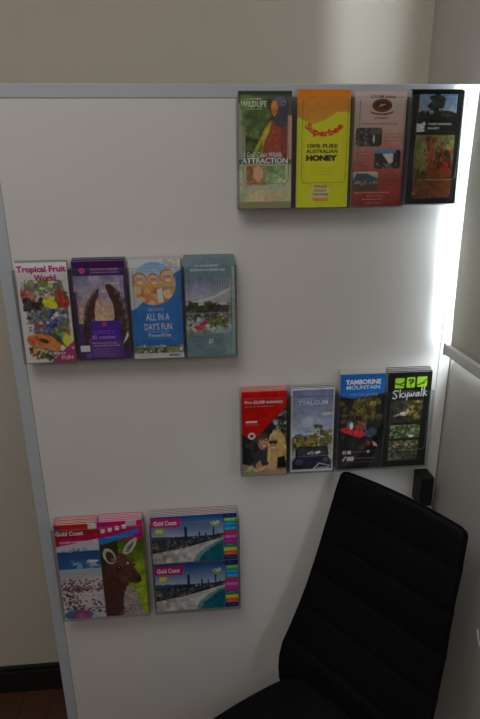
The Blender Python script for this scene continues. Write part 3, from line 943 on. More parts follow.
def art_crystal(w, h):
    A = Art(w, h, (52, 36, 72), 16)
    A.vgrad(0.05, 0.14, 0.95, 0.62, (96, 92, 118), (156, 124, 104))
    A.vgrad(0.0, 0.14, 0.95, 0.30, (88, 86, 116), (124, 112, 124))
    A.blobs(0.1, 0.16, 0.9, 0.4, [(140, 132, 146), (104, 100, 128), (120, 112, 130)], 24, 0.05, 0.14, 0.4, 0.3)
    A.blobs(0.35, 0.4, 0.7, 0.62, [(170, 136, 108), (150, 114, 96)], 16, 0.05, 0.12, 0.4, 0.3)
    A.rect(0, 0, 1, 0.145, (46, 20, 58))
    for (sx, pts) in ((0, [(0.14, 0.97), (0.12, 0.66), (0.18, 0.46), (0.30, 0.35), (0.42, 0.28), (0.48, 0.27), (0.46, 0.34), (0.40, 0.40), (0.36, 0.50), (0.36, 0.62), (0.40, 0.97)]),
                      (1, [(0.97, 0.97), (0.99, 0.66), (0.92, 0.40), (0.82, 0.29), (0.70, 0.225), (0.62, 0.22), (0.60, 0.26), (0.66, 0.35), (0.72, 0.42), (0.74, 0.55), (0.70, 0.62), (0.70, 0.97)])):
        m = A.poly(pts, (48, 32, 32))
        A.window(m)
        A.blobs(0.1, 0.25, 1.0, 0.75, [(62, 42, 40), (38, 24, 26), (82, 64, 58), (54, 34, 44)], 70, 0.015, 0.05, 0.6)
        A.free()
    A.line([(0.12, 0.66), (0.18, 0.46), (0.30, 0.35), (0.44, 0.28)], 0.02, (96, 80, 72), 0.7)
    A.line([(0.99, 0.66), (0.92, 0.40), (0.82, 0.29), (0.70, 0.225)], 0.025, (110, 98, 92), 0.7)
    A.rect(0.60, 0.215, 0.86, 0.235, (160, 152, 156), 0.5)
    A.poly([(0.86, 0.84), (0.97, 0.70), (0.98, 0.76), (0.93, 0.80)], (170, 164, 168))
    A.rect(0.0, 0.88, 1, 1, (46, 32, 66))
    A.rect(0.20, 0.79, 0.86, 0.98, (64, 42, 94))
    A.poly([(0.27, 0.595), (0.84, 0.595), (0.84, 0.80), (0.25, 0.80)], (54, 24, 108))
    A.fine(0.30, 0.69, 0.72, 0.735, 2, (120, 100, 160), 0.7, 0.4)
    A.fine(0.26, 0.81, 0.80, 0.865, 2, (150, 116, 150), 0.7, 0.45)
    A.fine(0.28, 0.875, 0.72, 0.97, 4, (120, 94, 140), 0.6, 0.35)
    A.rect(0.03, 0.845, 0.21, 0.91, (160, 156, 160))
    A.fine(0.13, 0.93, 0.22, 0.98, 2, (150, 130, 160), 0.7, 0.4)
    for (cu, cv, r) in ((0.19, 0.095, 0.055), (0.53, 0.632, 0.045)):
        k = h / w
        A.ell(cu, cv, r, r / k, (168, 46, 100))
        A.ell(cu, cv, r * 0.45, r * 0.45 / k, (80, 24, 80))
        for q in range(8):
            A.line([(cu, cv), (cu + r * 1.05 * math.cos(q * 0.785), cv + r * 1.05 * math.sin(q * 0.785) / k)], 0.01, (110, 30, 88), 0.7)
    A.photo(0.03, 0.30, 0.98, 0.60, 0.10)
    A.window(A.boxm(0.1, 0.25, 1.0, 0.60))
    A.blobs(0.13, 0.36, 0.42, 0.62, [(92, 70, 62), (70, 46, 44), (34, 22, 26), (60, 40, 52)], 60, 0.012, 0.03, 0.0)
    A.free()
    for (x_, y_) in ((0.16, 0.56), (0.19, 0.48), (0.24, 0.42), (0.31, 0.36), (0.38, 0.31), (0.93, 0.46), (0.88, 0.38), (0.95, 0.56), (0.97, 0.66), (0.80, 0.31)):
        A.ell(x_, y_, 0.035, 0.03, (104, 84, 76), 0.6, 0.6)
        A.ell(x_ + 0.05, y_ + 0.02, 0.03, 0.03, (58, 36, 40), 0.3, 0.7)
    A.grain(0, 0, 1, 1, 0.05, 0.05)
    A.text('CRYSTAL CASTLE', 0.34, 0.073, 0.86, 0.092, (150, 110, 150), 0.01)
    A.text('& SHAMBHALA GARDENS', 0.34, 0.104, 0.88, 0.120, (134, 98, 138), 0.008)
    A.text('$5 voucher', 0.27, 0.742, 0.74, 0.785, (140, 96, 190), 0.015)
    return A


def art_blue(w, h):
    A = Art(w, h, (32, 80, 132), 17)
    A.poly([(0, 0), (1, 0), (1, 0.10), (0.88, 0.14), (0.1, 0.48), (0, 0.50)], (140, 142, 144))
    A.blobs(0.7, 0, 1, 0.1, [(120, 116, 104), (150, 146, 140)], 14, 0.04, 0.08, 0.6)
    k = h / w
    m = A.ell(0.47, 0.24, 0.42, 0.42 / k, (110, 126, 140))
    A.window(m)
    A.vgrad(0, 0.02, 1, 0.2, (70, 104, 140), (150, 156, 160))
    A.rect(0.0, 0.27, 0.95, 0.46, (150, 98, 66))
    A.blobs(0.05, 0.28, 0.9, 0.44, [(168, 104, 62), (178, 136, 104), (150, 92, 60), (172, 146, 124)], 30, 0.05, 0.12, 0.7)
    for (cx_, cy_, s) in ((0.20, 0.19, 0.13), (0.46, 0.195, 0.12), (0.73, 0.17, 0.15)):
        A.ell(cx_, cy_, s, s / k, (124, 86, 60))
        A.ell(cx_, cy_ + 0.005, s * 0.8, s * 0.85 / k, (176, 132, 104))
        A.ell(cx_ + 0.02, cy_ + 0.05, s * 1.05, s * 0.42 / k, (176, 124, 34))
        A.ell(cx_ + 0.02, cy_ + 0.026, s * 0.85, s * 0.40 / k, (158, 112, 88))
        A.ell(cx_ + 0.02, cy_ + 0.035, s * 0.4, s * 0.14 / k, (190, 176, 166))
        A.rect(cx_ - s * 0.5, cy_ - 0.012, cx_ + s * 0.5, cy_ + 0.006, (84, 66, 64), 0.45)
    A.poly([(0.52, 0.30), (0.62, 0.28), (0.64, 0.42), (0.54, 0.43)], (186, 180, 170))
    A.ell(0.84, 0.31, 0.06, 0.03, (180, 120, 40))
    A.free()
    A.poly([(0.97, 0.07), (0.84, 0.15), (0.80, 0.36), (0.62, 0.44), (0.5, 0.5), (1.0, 0.5), (1.0, 0.08)], (32, 78, 130), 0.0)
    A.fine(0.33, 0.475, 0.66, 0.51, 2, (150, 172, 190), 0.8, 0.35)
    A.rect(0, 0.87, 1, 0.96, (84, 88, 74))
    A.blobs(0, 0.86, 1, 0.95, [(60, 72, 44), (92, 100, 66), (150, 148, 140), (112, 96, 80), (48, 56, 44)], 70, 0.015, 0.04, 0.9)
    A.rect(0, 0.945, 1, 1, (148, 146, 146))
    A.fine(0.1, 0.955, 0.4, 0.985, 1, (110, 108, 112), 0.6, 0.4)
    A.fine(0.70, 0.955, 0.92, 0.985, 1, (44, 48, 92), 0.9, 0.6)
    A.window(A.ell(0.47, 0.24, 0.40, 0.40 / k, (0, 0, 0), 0.0, 0.0))
    A.photo(0, 0, 1, 0.5, 0.08)
    A.free()
    A.photo(0, 0.86, 1, 0.945, 0.2)
    A.grain(0, 0.45, 1, 0.87, 0.04, 0.08)
    A.text('ALL IN A', 0.28, 0.535, 0.74, 0.605, (176, 188, 196), 0.004)
    A.text("DAY'S FUN", 0.24, 0.635, 0.78, 0.705, (176, 188, 196), 0.004)
    A.fine(0.30, 0.71, 0.74, 0.735, 1, (130, 160, 186), 0.7, 0.3)
    A.text('TweedCity', 0.30, 0.742, 0.76, 0.785, (176, 188, 196), 0.008)
    return A


def art_resort(w, h):
    A = Art(w, h, (80, 98, 104), 18)
    A.fine(0.22, 0.065, 0.70, 0.095, 1, (136, 146, 148), 0.8, 0.6)
    A.fine(0.12, 0.105, 0.86, 0.135, 1, (140, 150, 152), 0.8, 0.6)
    A.window(A.boxm(0, 0.20, 0.94, 0.76))
    A.vgrad(0, 0.20, 1, 0.42, (84, 90, 116), (134, 132, 140))
    A.poly([(0, 0.44), (0.2, 0.40), (0.5, 0.385), (0.86, 0.30), (0.94, 0.26), (0.94, 0.48), (0, 0.50)], (128, 126, 124))
    A.poly([(0.52, 0.20), (0.94, 0.20), (0.94, 0.31), (0.76, 0.33)], (104, 110, 122))
    for q in range(8):
        A.line([(0.54 + q * 0.05, 0.20), (0.56 + q * 0.05, 0.27 + q * 0.008)], 0.014, (56, 62, 72), 0.7)
    A.line([(0.0, 0.455), (0.3, 0.425), (0.6, 0.385), (0.92, 0.30)], 0.025, (168, 164, 160))
    A.rect(0, 0.47, 0.94, 0.60, (46, 46, 46))
    A.blobs(0, 0.45, 0.9, 0.55, [(40, 50, 36), (66, 76, 48), (56, 54, 54), (30, 32, 30)], 50, 0.03, 0.07, 0.8)
    A.rect(0, 0.545, 0.9, 0.555, (128, 124, 120), 0.7)
    A.blobs(0.0, 0.56, 0.9, 0.66, [(60, 62, 62), (104, 104, 104), (56, 66, 44), (40, 38, 40), (150, 146, 146)], 60, 0.02, 0.05, 0.8)
    A.vgrad(0, 0.66, 0.94, 0.76, (136, 136, 136), (110, 116, 116))
    A.blobs(0.02, 0.60, 0.4, 0.72, [(150, 148, 150), (128, 128, 130), (70, 70, 74)], 24, 0.03, 0.06, 0.8)
    for (a_, b_) in ((0.22, 0.69), (0.34, 0.665), (0.40, 0.64), (0.28, 0.71)):
        A.ell(a_, b_, 0.08, 0.016, (150, 44, 58), -0.2)
    A.blobs(0.50, 0.60, 0.84, 0.69, [(70, 84, 46), (96, 96, 50), (52, 60, 40)], 24, 0.03, 0.06, 0.9)
    A.blobs(0.05, 0.71, 0.45, 0.76, [(78, 84, 54), (104, 106, 92)], 12, 0.03, 0.06, 0.7)
    A.free()
    A.rect(0.93, 0.09, 1.0, 0.98, (108, 124, 124))
    A.poly([(0.97, 0.10), (0.86, 0.30), (0.86, 0.66), (0.97, 0.70)], (118, 120, 116), 0.6)
    A.poly([(0.76, 0.77), (0.93, 0.75), (0.93, 0.98), (0.80, 0.98)], (92, 110, 114))
    A.line([(0.47, 0.82), (0.47, 0.87)], 0.018, (150, 160, 160))
    A.line([(0.47, 0.825), (0.53, 0.825), (0.53, 0.85), (0.48, 0.855)], 0.016, (150, 160, 160))
    A.fine(0.38, 0.885, 0.60, 0.91, 1, (120, 132, 134), 0.6, 0.3)
    A.photo(0, 0.45, 0.86, 0.75, 0.18)
    A.grain(0, 0, 1, 1, 0.04, 0.08)
    return A


def art_red(w, h):
    A = Art(w, h, (146, 18, 16), 19)
    A.poly([(1, 0.18), (0.86, 0.27), (0.70, 0.34), (0.45, 0.48), (0.20, 0.57), (0.0, 0.49), (0, 1), (1, 1)], (34, 34, 36))
    A.window(A.polym([(1, 0.18), (0.86, 0.27), (0.70, 0.34), (0.45, 0.48), (0.20, 0.57), (0.0, 0.49), (0, 1), (1, 1)]))
    A.blobs(0.7, 0.18, 1.0, 0.46, [(120, 124, 124), (44, 48, 44), (86, 92, 90), (30, 34, 32)], 50, 0.03, 0.07, 0.9)
    A.blobs(0.0, 0.5, 0.3, 0.9, [(30, 34, 38), (44, 48, 50), (24, 26, 28)], 24, 0.05, 0.1, 0.8)
    A.poly([(0, 0.86), (0.3, 0.90), (1, 0.90), (1, 1), (0, 1)], (110, 102, 76))
    A.blobs(0, 0.88, 0.6, 1, [(120, 110, 74), (92, 90, 60), (140, 128, 100)], 24, 0.03, 0.08, 0.6)
    A.poly([(0.24, 0.88), (0.28, 0.74), (0.38, 0.69), (0.58, 0.68), (0.66, 0.78), (0.60, 0.92), (0.3, 0.92)], (46, 44, 50))
    A.ell(0.47, 0.61, 0.115, 0.085, (152, 108, 82))
    A.ell(0.45, 0.535, 0.13, 0.04, (74, 54, 42))
    A.ell(0.36, 0.59, 0.03, 0.03, (80, 58, 46))
    A.poly([(0.36, 0.60), (0.40, 0.66), (0.47, 0.70), (0.54, 0.685), (0.57, 0.63), (0.50, 0.655), (0.42, 0.645)], (106, 72, 56), 0.8)
    A.ell(0.49, 0.655, 0.045, 0.010, (204, 188, 176))
    A.line([(0.40, 0.588), (0.46, 0.583)], 0.016, (70, 46, 38))
    A.line([(0.50, 0.583), (0.56, 0.586)], 0.016, (70, 46, 38))
    A.poly([(0.345, 0.60), (0.34, 0.53), (0.44, 0.50), (0.56, 0.515), (0.58, 0.56), (0.50, 0.545), (0.40, 0.555)], (66, 48, 38))
    A.poly([(0.60, 0.95), (0.58, 0.70), (0.62, 0.56), (0.70, 0.46), (0.84, 0.46), (0.96, 0.54), (1, 0.66), (1, 0.86), (0.86, 0.84), (0.78, 0.92)], (152, 124, 76))
    A.blobs(0.62, 0.5, 1.0, 0.84, [(172, 146, 96), (134, 104, 60), (160, 130, 84)], 26, 0.03, 0.08, 0.5)
    A.ell(0.69, 0.635, 0.085, 0.080, (150, 100, 76))
    A.poly([(0.56, 0.84), (0.585, 0.62), (0.62, 0.52), (0.72, 0.48), (0.82, 0.50), (0.70, 0.53), (0.63, 0.58), (0.625, 0.66), (0.64, 0.76), (0.62, 0.86)], (172, 144, 96))
    A.poly([(0.78, 0.90), (0.80, 0.60), (0.76, 0.52), (0.86, 0.50), (0.93, 0.62), (0.92, 0.82), (0.86, 0.90)], (166, 136, 86))
    for q in range(7):
        A.line([(0.80 + 0.025 * q, 0.56 + 0.02 * q), (0.79 + 0.03 * q, 0.84)], 0.008, (112, 84, 48), 0.7)
    A.poly([(0.60, 0.595), (0.79, 0.59), (0.785, 0.625), (0.72, 0.635), (0.69, 0.615), (0.65, 0.635), (0.61, 0.625)], (50, 32, 32))
    A.ell(0.70, 0.678, 0.04, 0.012, (198, 176, 164))
    A.poly([(0.78, 0.95), (0.80, 0.80), (0.96, 0.78), (1, 0.95)], (24, 24, 28))
    A.poly([(0.24, 0.93), (0.58, 0.885), (0.74, 0.80), (0.78, 0.84), (0.66, 0.93), (0.3, 0.97)], (166, 124, 96))
    A.poly([(0.30, 0.88), (0.40, 0.82), (0.46, 0.90), (0.32, 0.94)], (146, 102, 78))
    A.rect(0.5, 0.93, 1, 1, (140, 112, 84), 0.7)
    A.free()
    k = h / w
    A.ell(0.22, 0.525, 0.085, 0.085 / k, (186, 170, 164))
    A.ell(0.22, 0.525, 0.04, 0.04 / k, (128, 22, 20))
    A.fine(0.08, 0.165, 0.78, 0.19, 1, (196, 150, 140), 0.8, 0.3)
    A.fine(0.08, 0.38, 0.40, 0.40, 1, (190, 140, 130), 0.8, 0.4)
    A.rect(0.09, 0.345, 0.34, 0.37, (206, 190, 184), 0.8)
    A.window(A.polym([(1, 0.18), (0.86, 0.27), (0.70, 0.34), (0.45, 0.48), (0.20, 0.57), (0.0, 0.49), (0, 1), (1, 1)]))
    A.photo(0, 0, 1, 1, 0.09)
    A.free()
    A.grain(0, 0, 1, 0.5, 0.05, 0.1)
    A.text('Free $3,600 inclusions', 0.07, 0.105, 0.90, 0.15, (210, 198, 192), 0.02)
    return A


def art_tyalgum(w, h):
    A = Art(w, h, (150, 150, 152), 20)
    A.window(A.boxm(0.035, 0.015, 0.965, 0.97))
    A.vgrad(0, 0, 1, 0.52, (80, 84, 116), (126, 134, 146))
    A.blobs(0.1, 0.35, 0.9, 0.5, [(120, 130, 146), (140, 144, 150)], 14, 0.08, 0.2, 0.3, 0.25)
    A.ell(0.86, 0.30, 0.14, 0.016, (158, 152, 152))
    A.ell(0.80, 0.315, 0.08, 0.01, (150, 146, 150))
    A.poly([(0.0, 0.60), (0.12, 0.54), (0.2, 0.525), (0.3, 0.545), (0.5, 0.56), (0.5, 0.66), (0, 0.66)], (84, 92, 112))
    A.rect(0.0, 0.59, 1, 0.75, (82, 76, 40))
    A.blobs(0.05, 0.57, 1, 0.70, [(100, 90, 38), (64, 62, 36), (120, 104, 44), (48, 50, 32), (86, 76, 34)], 70, 0.03, 0.07, 0.9)
    A.blobs(0.56, 0.44, 0.74, 0.58, [(64, 66, 40), (84, 84, 50), (48, 50, 34)], 22, 0.025, 0.05, 0.9)
    A.rect(0.645, 0.50, 0.67, 0.72, (148, 136, 110))
    A.blobs(0.75, 0.50, 1.0, 0.6, [(70, 68, 36), (96, 86, 40)], 14, 0.04, 0.07, 0.9)
    A.rect(0, 0.70, 1, 1, (104, 100, 92))
    A.blobs(0.7, 0.68, 1, 0.86, [(128, 120, 104), (100, 92, 70), (150, 144, 132)], 16, 0.03, 0.07, 0.8)
    A.rect(0.0, 0.74, 0.2, 0.86, (118, 116, 116))
    A.rect(0, 0.86, 1, 1, (44, 44, 48))
    A.rrect(0.12, 0.69, 0.88, 0.93, 0.10, (22, 24, 38))
    A.rrect(0.17, 0.71, 0.83, 0.80, 0.06, (40, 44, 54))
    A.blobs(0.4, 0.755, 0.72, 0.785, [(170, 166, 150), (90, 92, 90)], 10, 0.02, 0.04, 0.9)
    A.rect(0.14, 0.805, 0.88, 0.815, (84, 90, 104))
    A.rrect(0.08, 0.82, 0.92, 0.97, 0.06, (24, 26, 42))
    A.ell(0.2, 0.88, 0.10, 0.04, (50, 52, 66))
    A.ell(0.83, 0.86, 0.07, 0.03, (60, 60, 66))
    A.line([(0.55, 0.97), (0.68, 0.90), (0.80, 0.92), (0.93, 0.94)], 0.03, (140, 142, 146))
    A.line([(0.62, 0.96), (0.90, 0.96)], 0.04, (110, 112, 118))
    A.free()
    A.fine(0.10, 0.105, 0.62, 0.135, 1, (140, 142, 152), 0.7, 0.35)
    A.photo(0.035, 0.50, 0.965, 0.97, 0.22)
    A.grain(0, 0, 1, 0.5, 0.04, 0.1)
    A.text('TYALGUM', 0.16, 0.135, 0.84, 0.19, (172, 172, 178), 0.006)
    return A


def art_tamborine(w, h):
    A = Art(w, h, (22, 22, 24), 21)
    A.blobs(0.05, 0.24, 0.95, 0.55, [(52, 48, 26), (34, 34, 24), (76, 70, 32), (30, 28, 24)], 60, 0.04, 0.09, 0.8)
    A.blobs(0.35, 0.27, 0.80, 0.46, [(104, 92, 34), (84, 80, 36), (66, 60, 26)], 46, 0.03, 0.07, 0.8)
    A.blobs(0.1, 0.46, 0.9, 0.76, [(28, 28, 28), (40, 34, 32), (22, 22, 24)], 40, 0.05, 0.1, 0.8)
    A.poly([(0, 0), (1, 0), (1, 0.195), (0.6, 0.235), (0.3, 0.25), (0, 0.225)], (22, 74, 132))
    A.fine(0.18, 0.215, 0.86, 0.24, 1, (120, 140, 160), 0.0, 0.5)
    A.poly([(0.02, 0.565), (0.14, 0.545), (0.36, 0.575), (0.56, 0.60), (0.62, 0.635), (0.48, 0.665), (0.28, 0.625), (0.10, 0.595)], (146, 28, 38))
    A.ell(0.48, 0.61, 0.12, 0.03, (160, 34, 42), 0.3)
    A.ell(0.74, 0.61, 0.14, 0.045, (48, 56, 68), -0.4)
    A.poly([(0.36, 0.55), (0.44, 0.48), (0.58, 0.50), (0.60, 0.58), (0.44, 0.59)], (92, 44, 38))
    A.ell(0.26, 0.52, 0.075, 0.04, (62, 76, 88))
    A.ell(0.29, 0.535, 0.04, 0.035, (176, 168, 160))
    for q in ((0.5, 0.42, 0.58, 0.58), (0.56, 0.44, 0.62, 0.60), (0.62, 0.47, 0.60, 0.58)):
        A.line([(q[0], q[1]), (q[2], q[3])], 0.012, (130, 110, 80), 0.7)
    A.poly([(0.78, 0.70), (0.88, 0.73), (0.90, 0.77), (0.80, 0.75)], (150, 110, 92))
    A.blobs(0.5, 0.68, 0.85, 0.78, [(84, 40, 34), (56, 34, 30)], 10, 0.03, 0.06, 0.7)
    A.rect(0, 0.79, 1, 1, (30, 29, 30))
    A.rect(0.12, 0.80, 0.20, 0.835, (140, 138, 138))
    A.rect(0.145, 0.808, 0.175, 0.826, (40, 40, 42))
    A.rect(0.23, 0.80, 0.31, 0.835, (150, 148, 148))
    A.fine(0.34, 0.805, 0.66, 0.825, 1, (92, 90, 92), 0.8, 0.4)
    A.ell(0.70, 0.815, 0.035, 0.016, (150, 146, 146))
    A.line([(0.13, 0.905), (0.19, 0.865)], 0.03, (150, 148, 150))
    A.rect(0.22, 0.865, 0.38, 0.91, (146, 132, 132))
    A.fine(0.40, 0.87, 0.86, 0.90, 1, (110, 96, 96), 0.7, 0.35)
    A.rect(0.12, 0.925, 0.80, 0.93, (84, 84, 86))
    A.fine(0.12, 0.945, 0.4, 0.965, 1, (88, 86, 88), 0.7, 0.35)
    A.photo(0, 0.24, 1, 0.78, 0.26)
    A.text('TAMBORINE', 0.12, 0.055, 0.90, 0.105, (184, 196, 206), 0.035)
    A.text('MOUNTAIN', 0.14, 0.115, 0.88, 0.155, (150, 174, 196), 0.008)
    A.text('VISITOR GUIDE', 0.22, 0.195, 0.84, 0.222, (96, 128, 162), 0.0)
    return A


def art_skywalk(w, h):
    A = Art(w, h, (20, 20, 20), 22)
    gr = (104, 142, 30)
    for i, (u0, u1) in enumerate(((0.17, 0.38), (0.43, 0.62), (0.66, 0.89))):
        A.rrect(u0, 0.06 - 0.004 * i, u1, 0.165 - 0.004 * i, 0.03, gr)
    A.line([(0.17, 0.115), (0.28, 0.125), (0.38, 0.105)], 0.03, (36, 44, 22))
    A.line([(0.28, 0.13), (0.37, 0.145)], 0.02, (36, 44, 22))
    A.blobs(0.48, 0.08, 0.58, 0.12, [(36, 46, 24)], 10, 0.02, 0.03)
    A.line([(0.53, 0.11), (0.53, 0.155)], 0.02, (36, 46, 24))
    A.line([(0.66, 0.14), (0.78, 0.12), (0.89, 0.075)], 0.025, (36, 46, 24))
    A.line([(0.72, 0.135), (0.84, 0.115)], 0.02, (36, 46, 24))
    wh = (196, 196, 196)
    A.fine(0.32, 0.185, 0.60, 0.20, 1, (120, 120, 120), 0.6, 0.4)
    A.line([(0.26, 0.192), (0.19, 0.186), (0.145, 0.205), (0.20, 0.228), (0.235, 0.25), (0.19, 0.27), (0.14, 0.262)], 0.022, wh)
    A.line([(0.30, 0.18), (0.30, 0.26)], 0.02, wh)
    A.line([(0.37, 0.215), (0.30, 0.238), (0.375, 0.26), (0.40, 0.255)], 0.02, wh)
    A.line([(0.41, 0.215), (0.42, 0.25), (0.46, 0.245), (0.475, 0.215), (0.455, 0.30), (0.43, 0.315)], 0.02, wh)
    A.line([(0.50, 0.215), (0.51, 0.25), (0.545, 0.245), (0.555, 0.22), (0.57, 0.25), (0.61, 0.24), (0.62, 0.21)], 0.02, wh)
    A.line([(0.70, 0.215), (0.66, 0.225), (0.66, 0.25), (0.71, 0.245), (0.725, 0.212), (0.73, 0.25)], 0.02, wh)
    A.line([(0.79, 0.165), (0.775, 0.25)], 0.02, wh)
    A.line([(0.845, 0.16), (0.825, 0.255)], 0.02, wh)
    A.line([(0.89, 0.20), (0.835, 0.225), (0.90, 0.245)], 0.02, wh)
    A.window(A.boxm(0.14, 0.29, 0.84, 0.52))
    A.rect(0, 0, 1, 1, (40, 38, 32))
    A.blobs(0.5, 0.3, 0.85, 0.52, [(84, 76, 34), (60, 60, 30), (104, 88, 46), (44, 46, 28)], 50, 0.03, 0.06, 0.9)
    A.blobs(0.14, 0.3, 0.5, 0.52, [(46, 42, 38), (34, 32, 30), (56, 52, 44)], 26, 0.04, 0.09, 0.8)
    A.ell(0.42, 0.43, 0.09, 0.022, (166, 148, 136))
    A.ell(0.50, 0.395, 0.035, 0.022, (130, 100, 82))
    A.line([(0.22, 0.45), (0.36, 0.43)], 0.03, (110, 104, 96))
    A.free()
    A.window(A.boxm(0.13, 0.545, 0.82, 0.69))
    A.rect(0, 0, 1, 1, (52, 58, 40))
    A.blobs(0.13, 0.545, 0.82, 0.69, [(74, 92, 48), (50, 62, 36), (100, 112, 78), (38, 44, 32), (84, 84, 70)], 80, 0.02, 0.05, 0.9)
    A.ell(0.62, 0.67, 0.06, 0.014, (160, 160, 150))
    A.free()
    A.window(A.boxm(0.12, 0.715, 0.80, 0.93))
    A.rect(0, 0, 1, 1, (50, 50, 40))
    A.blobs(0.12, 0.80, 0.8, 0.93, [(54, 56, 40), (44, 40, 40), (76, 66, 64), (64, 74, 40)], 60, 0.02, 0.05, 0.9)
    A.blobs(0.12, 0.715, 0.8, 0.80, [(86, 90, 56), (60, 66, 40), (110, 100, 80), (50, 44, 40)], 50, 0.02, 0.05, 0.9)
    A.blobs(0.16, 0.76, 0.4, 0.80, [(140, 110, 96), (66, 40, 44)], 8, 0.02, 0.04)
    A.free()
    for q in ((0.14, 0.29, 0.84, 0.52), (0.13, 0.545, 0.82, 0.69), (0.12, 0.715, 0.80, 0.93)):
        A.photo(*q, 0.3)
    return A


def art_gcred(w, h):
    A = Art(w, h, (134, 130, 138), 23)
    A.vgrad(0, 0, 1, 0.20, (116, 28, 22), (110, 18, 30))
    A.poly([(0, 0.16), (1, 0.105), (1, 0.155), (0, 0.225)], (132, 16, 58))
    A.poly([(0, 0.225), (1, 0.155), (1, 0.32), (0, 0.32)], (138, 136, 144))
    A.rrect(0.78, 0.0, 0.98, 0.06, 0.02, (128, 124, 122))
    A.vgrad(0, 0.275, 1, 0.48, (26, 54, 96), (36, 70, 108))
    A.blobs(0.02, 0.255, 1, 0.28, [(110, 116, 132), (84, 92, 116)], 14, 0.02, 0.05, 0.7)
    A.blobs(0.3, 0.36, 1.0, 0.46, [(130, 132, 138), (104, 120, 136), (60, 96, 130)], 14, 0.05, 0.12, 0.7, 0.25)
    A.ell(0.82, 0.385, 0.14, 0.012, (168, 164, 166))
    A.rect(0, 0.47, 1, 0.92, (142, 132, 137))
    A.vgrad(0, 0.46, 1, 0.56, (112, 124, 136), (130, 122, 126))
    A.blobs(0, 0.57, 1.0, 0.70, [(50, 34, 36), (92, 44, 46), (70, 50, 52), (40, 34, 36), (110, 80, 78)], 110, 0.015, 0.035, 0.9)
    A.blobs(0, 0.64, 0.45, 0.85, [(52, 34, 36), (94, 46, 50), (72, 52, 54), (40, 34, 36)], 80, 0.015, 0.035, 0.9)
    A.blobs(0.35, 0.64, 1.0, 0.72, [(50, 38, 40), (92, 56, 58)], 50, 0.015, 0.03, 0.9)
    A.rect(0.5, 0.725, 1, 0.735, (160, 156, 160))
    A.blobs(0.1, 0.80, 1.0, 0.95, [(54, 40, 42), (74, 58, 56), (40, 40, 46)], 70, 0.02, 0.04, 0.9)
    A.ell(0.35, 0.96, 0.34, 0.06, (42, 78, 112))
    A.ell(0.42, 0.955, 0.20, 0.045, (132, 40, 58))
    A.ell(0.40, 0.965, 0.10, 0.03, (92, 72, 110))
    A.rect(0.0, 0.03, 0.10, 0.05, (60, 40, 86))
    A.rect(0.02, 0.045, 0.16, 0.06, (52, 36, 74))
    A.fine(0.10, 0.165, 0.86, 0.20, 1, (200, 150, 170), 0.8, 0.5)
    A.fine(0.10, 0.20, 0.55, 0.215, 1, (190, 140, 160), 0.7, 0.4)
    A.a[:] = A.a
    A.photo(0, 0.55, 1, 1, 0.12)
    A.grain(0, 0, 1, 0.2, 0.06, 0.1)
    A.text('Gold Coast', 0.02, 0.068, 0.66, 0.112, (206, 198, 194), 0.03)
    return A


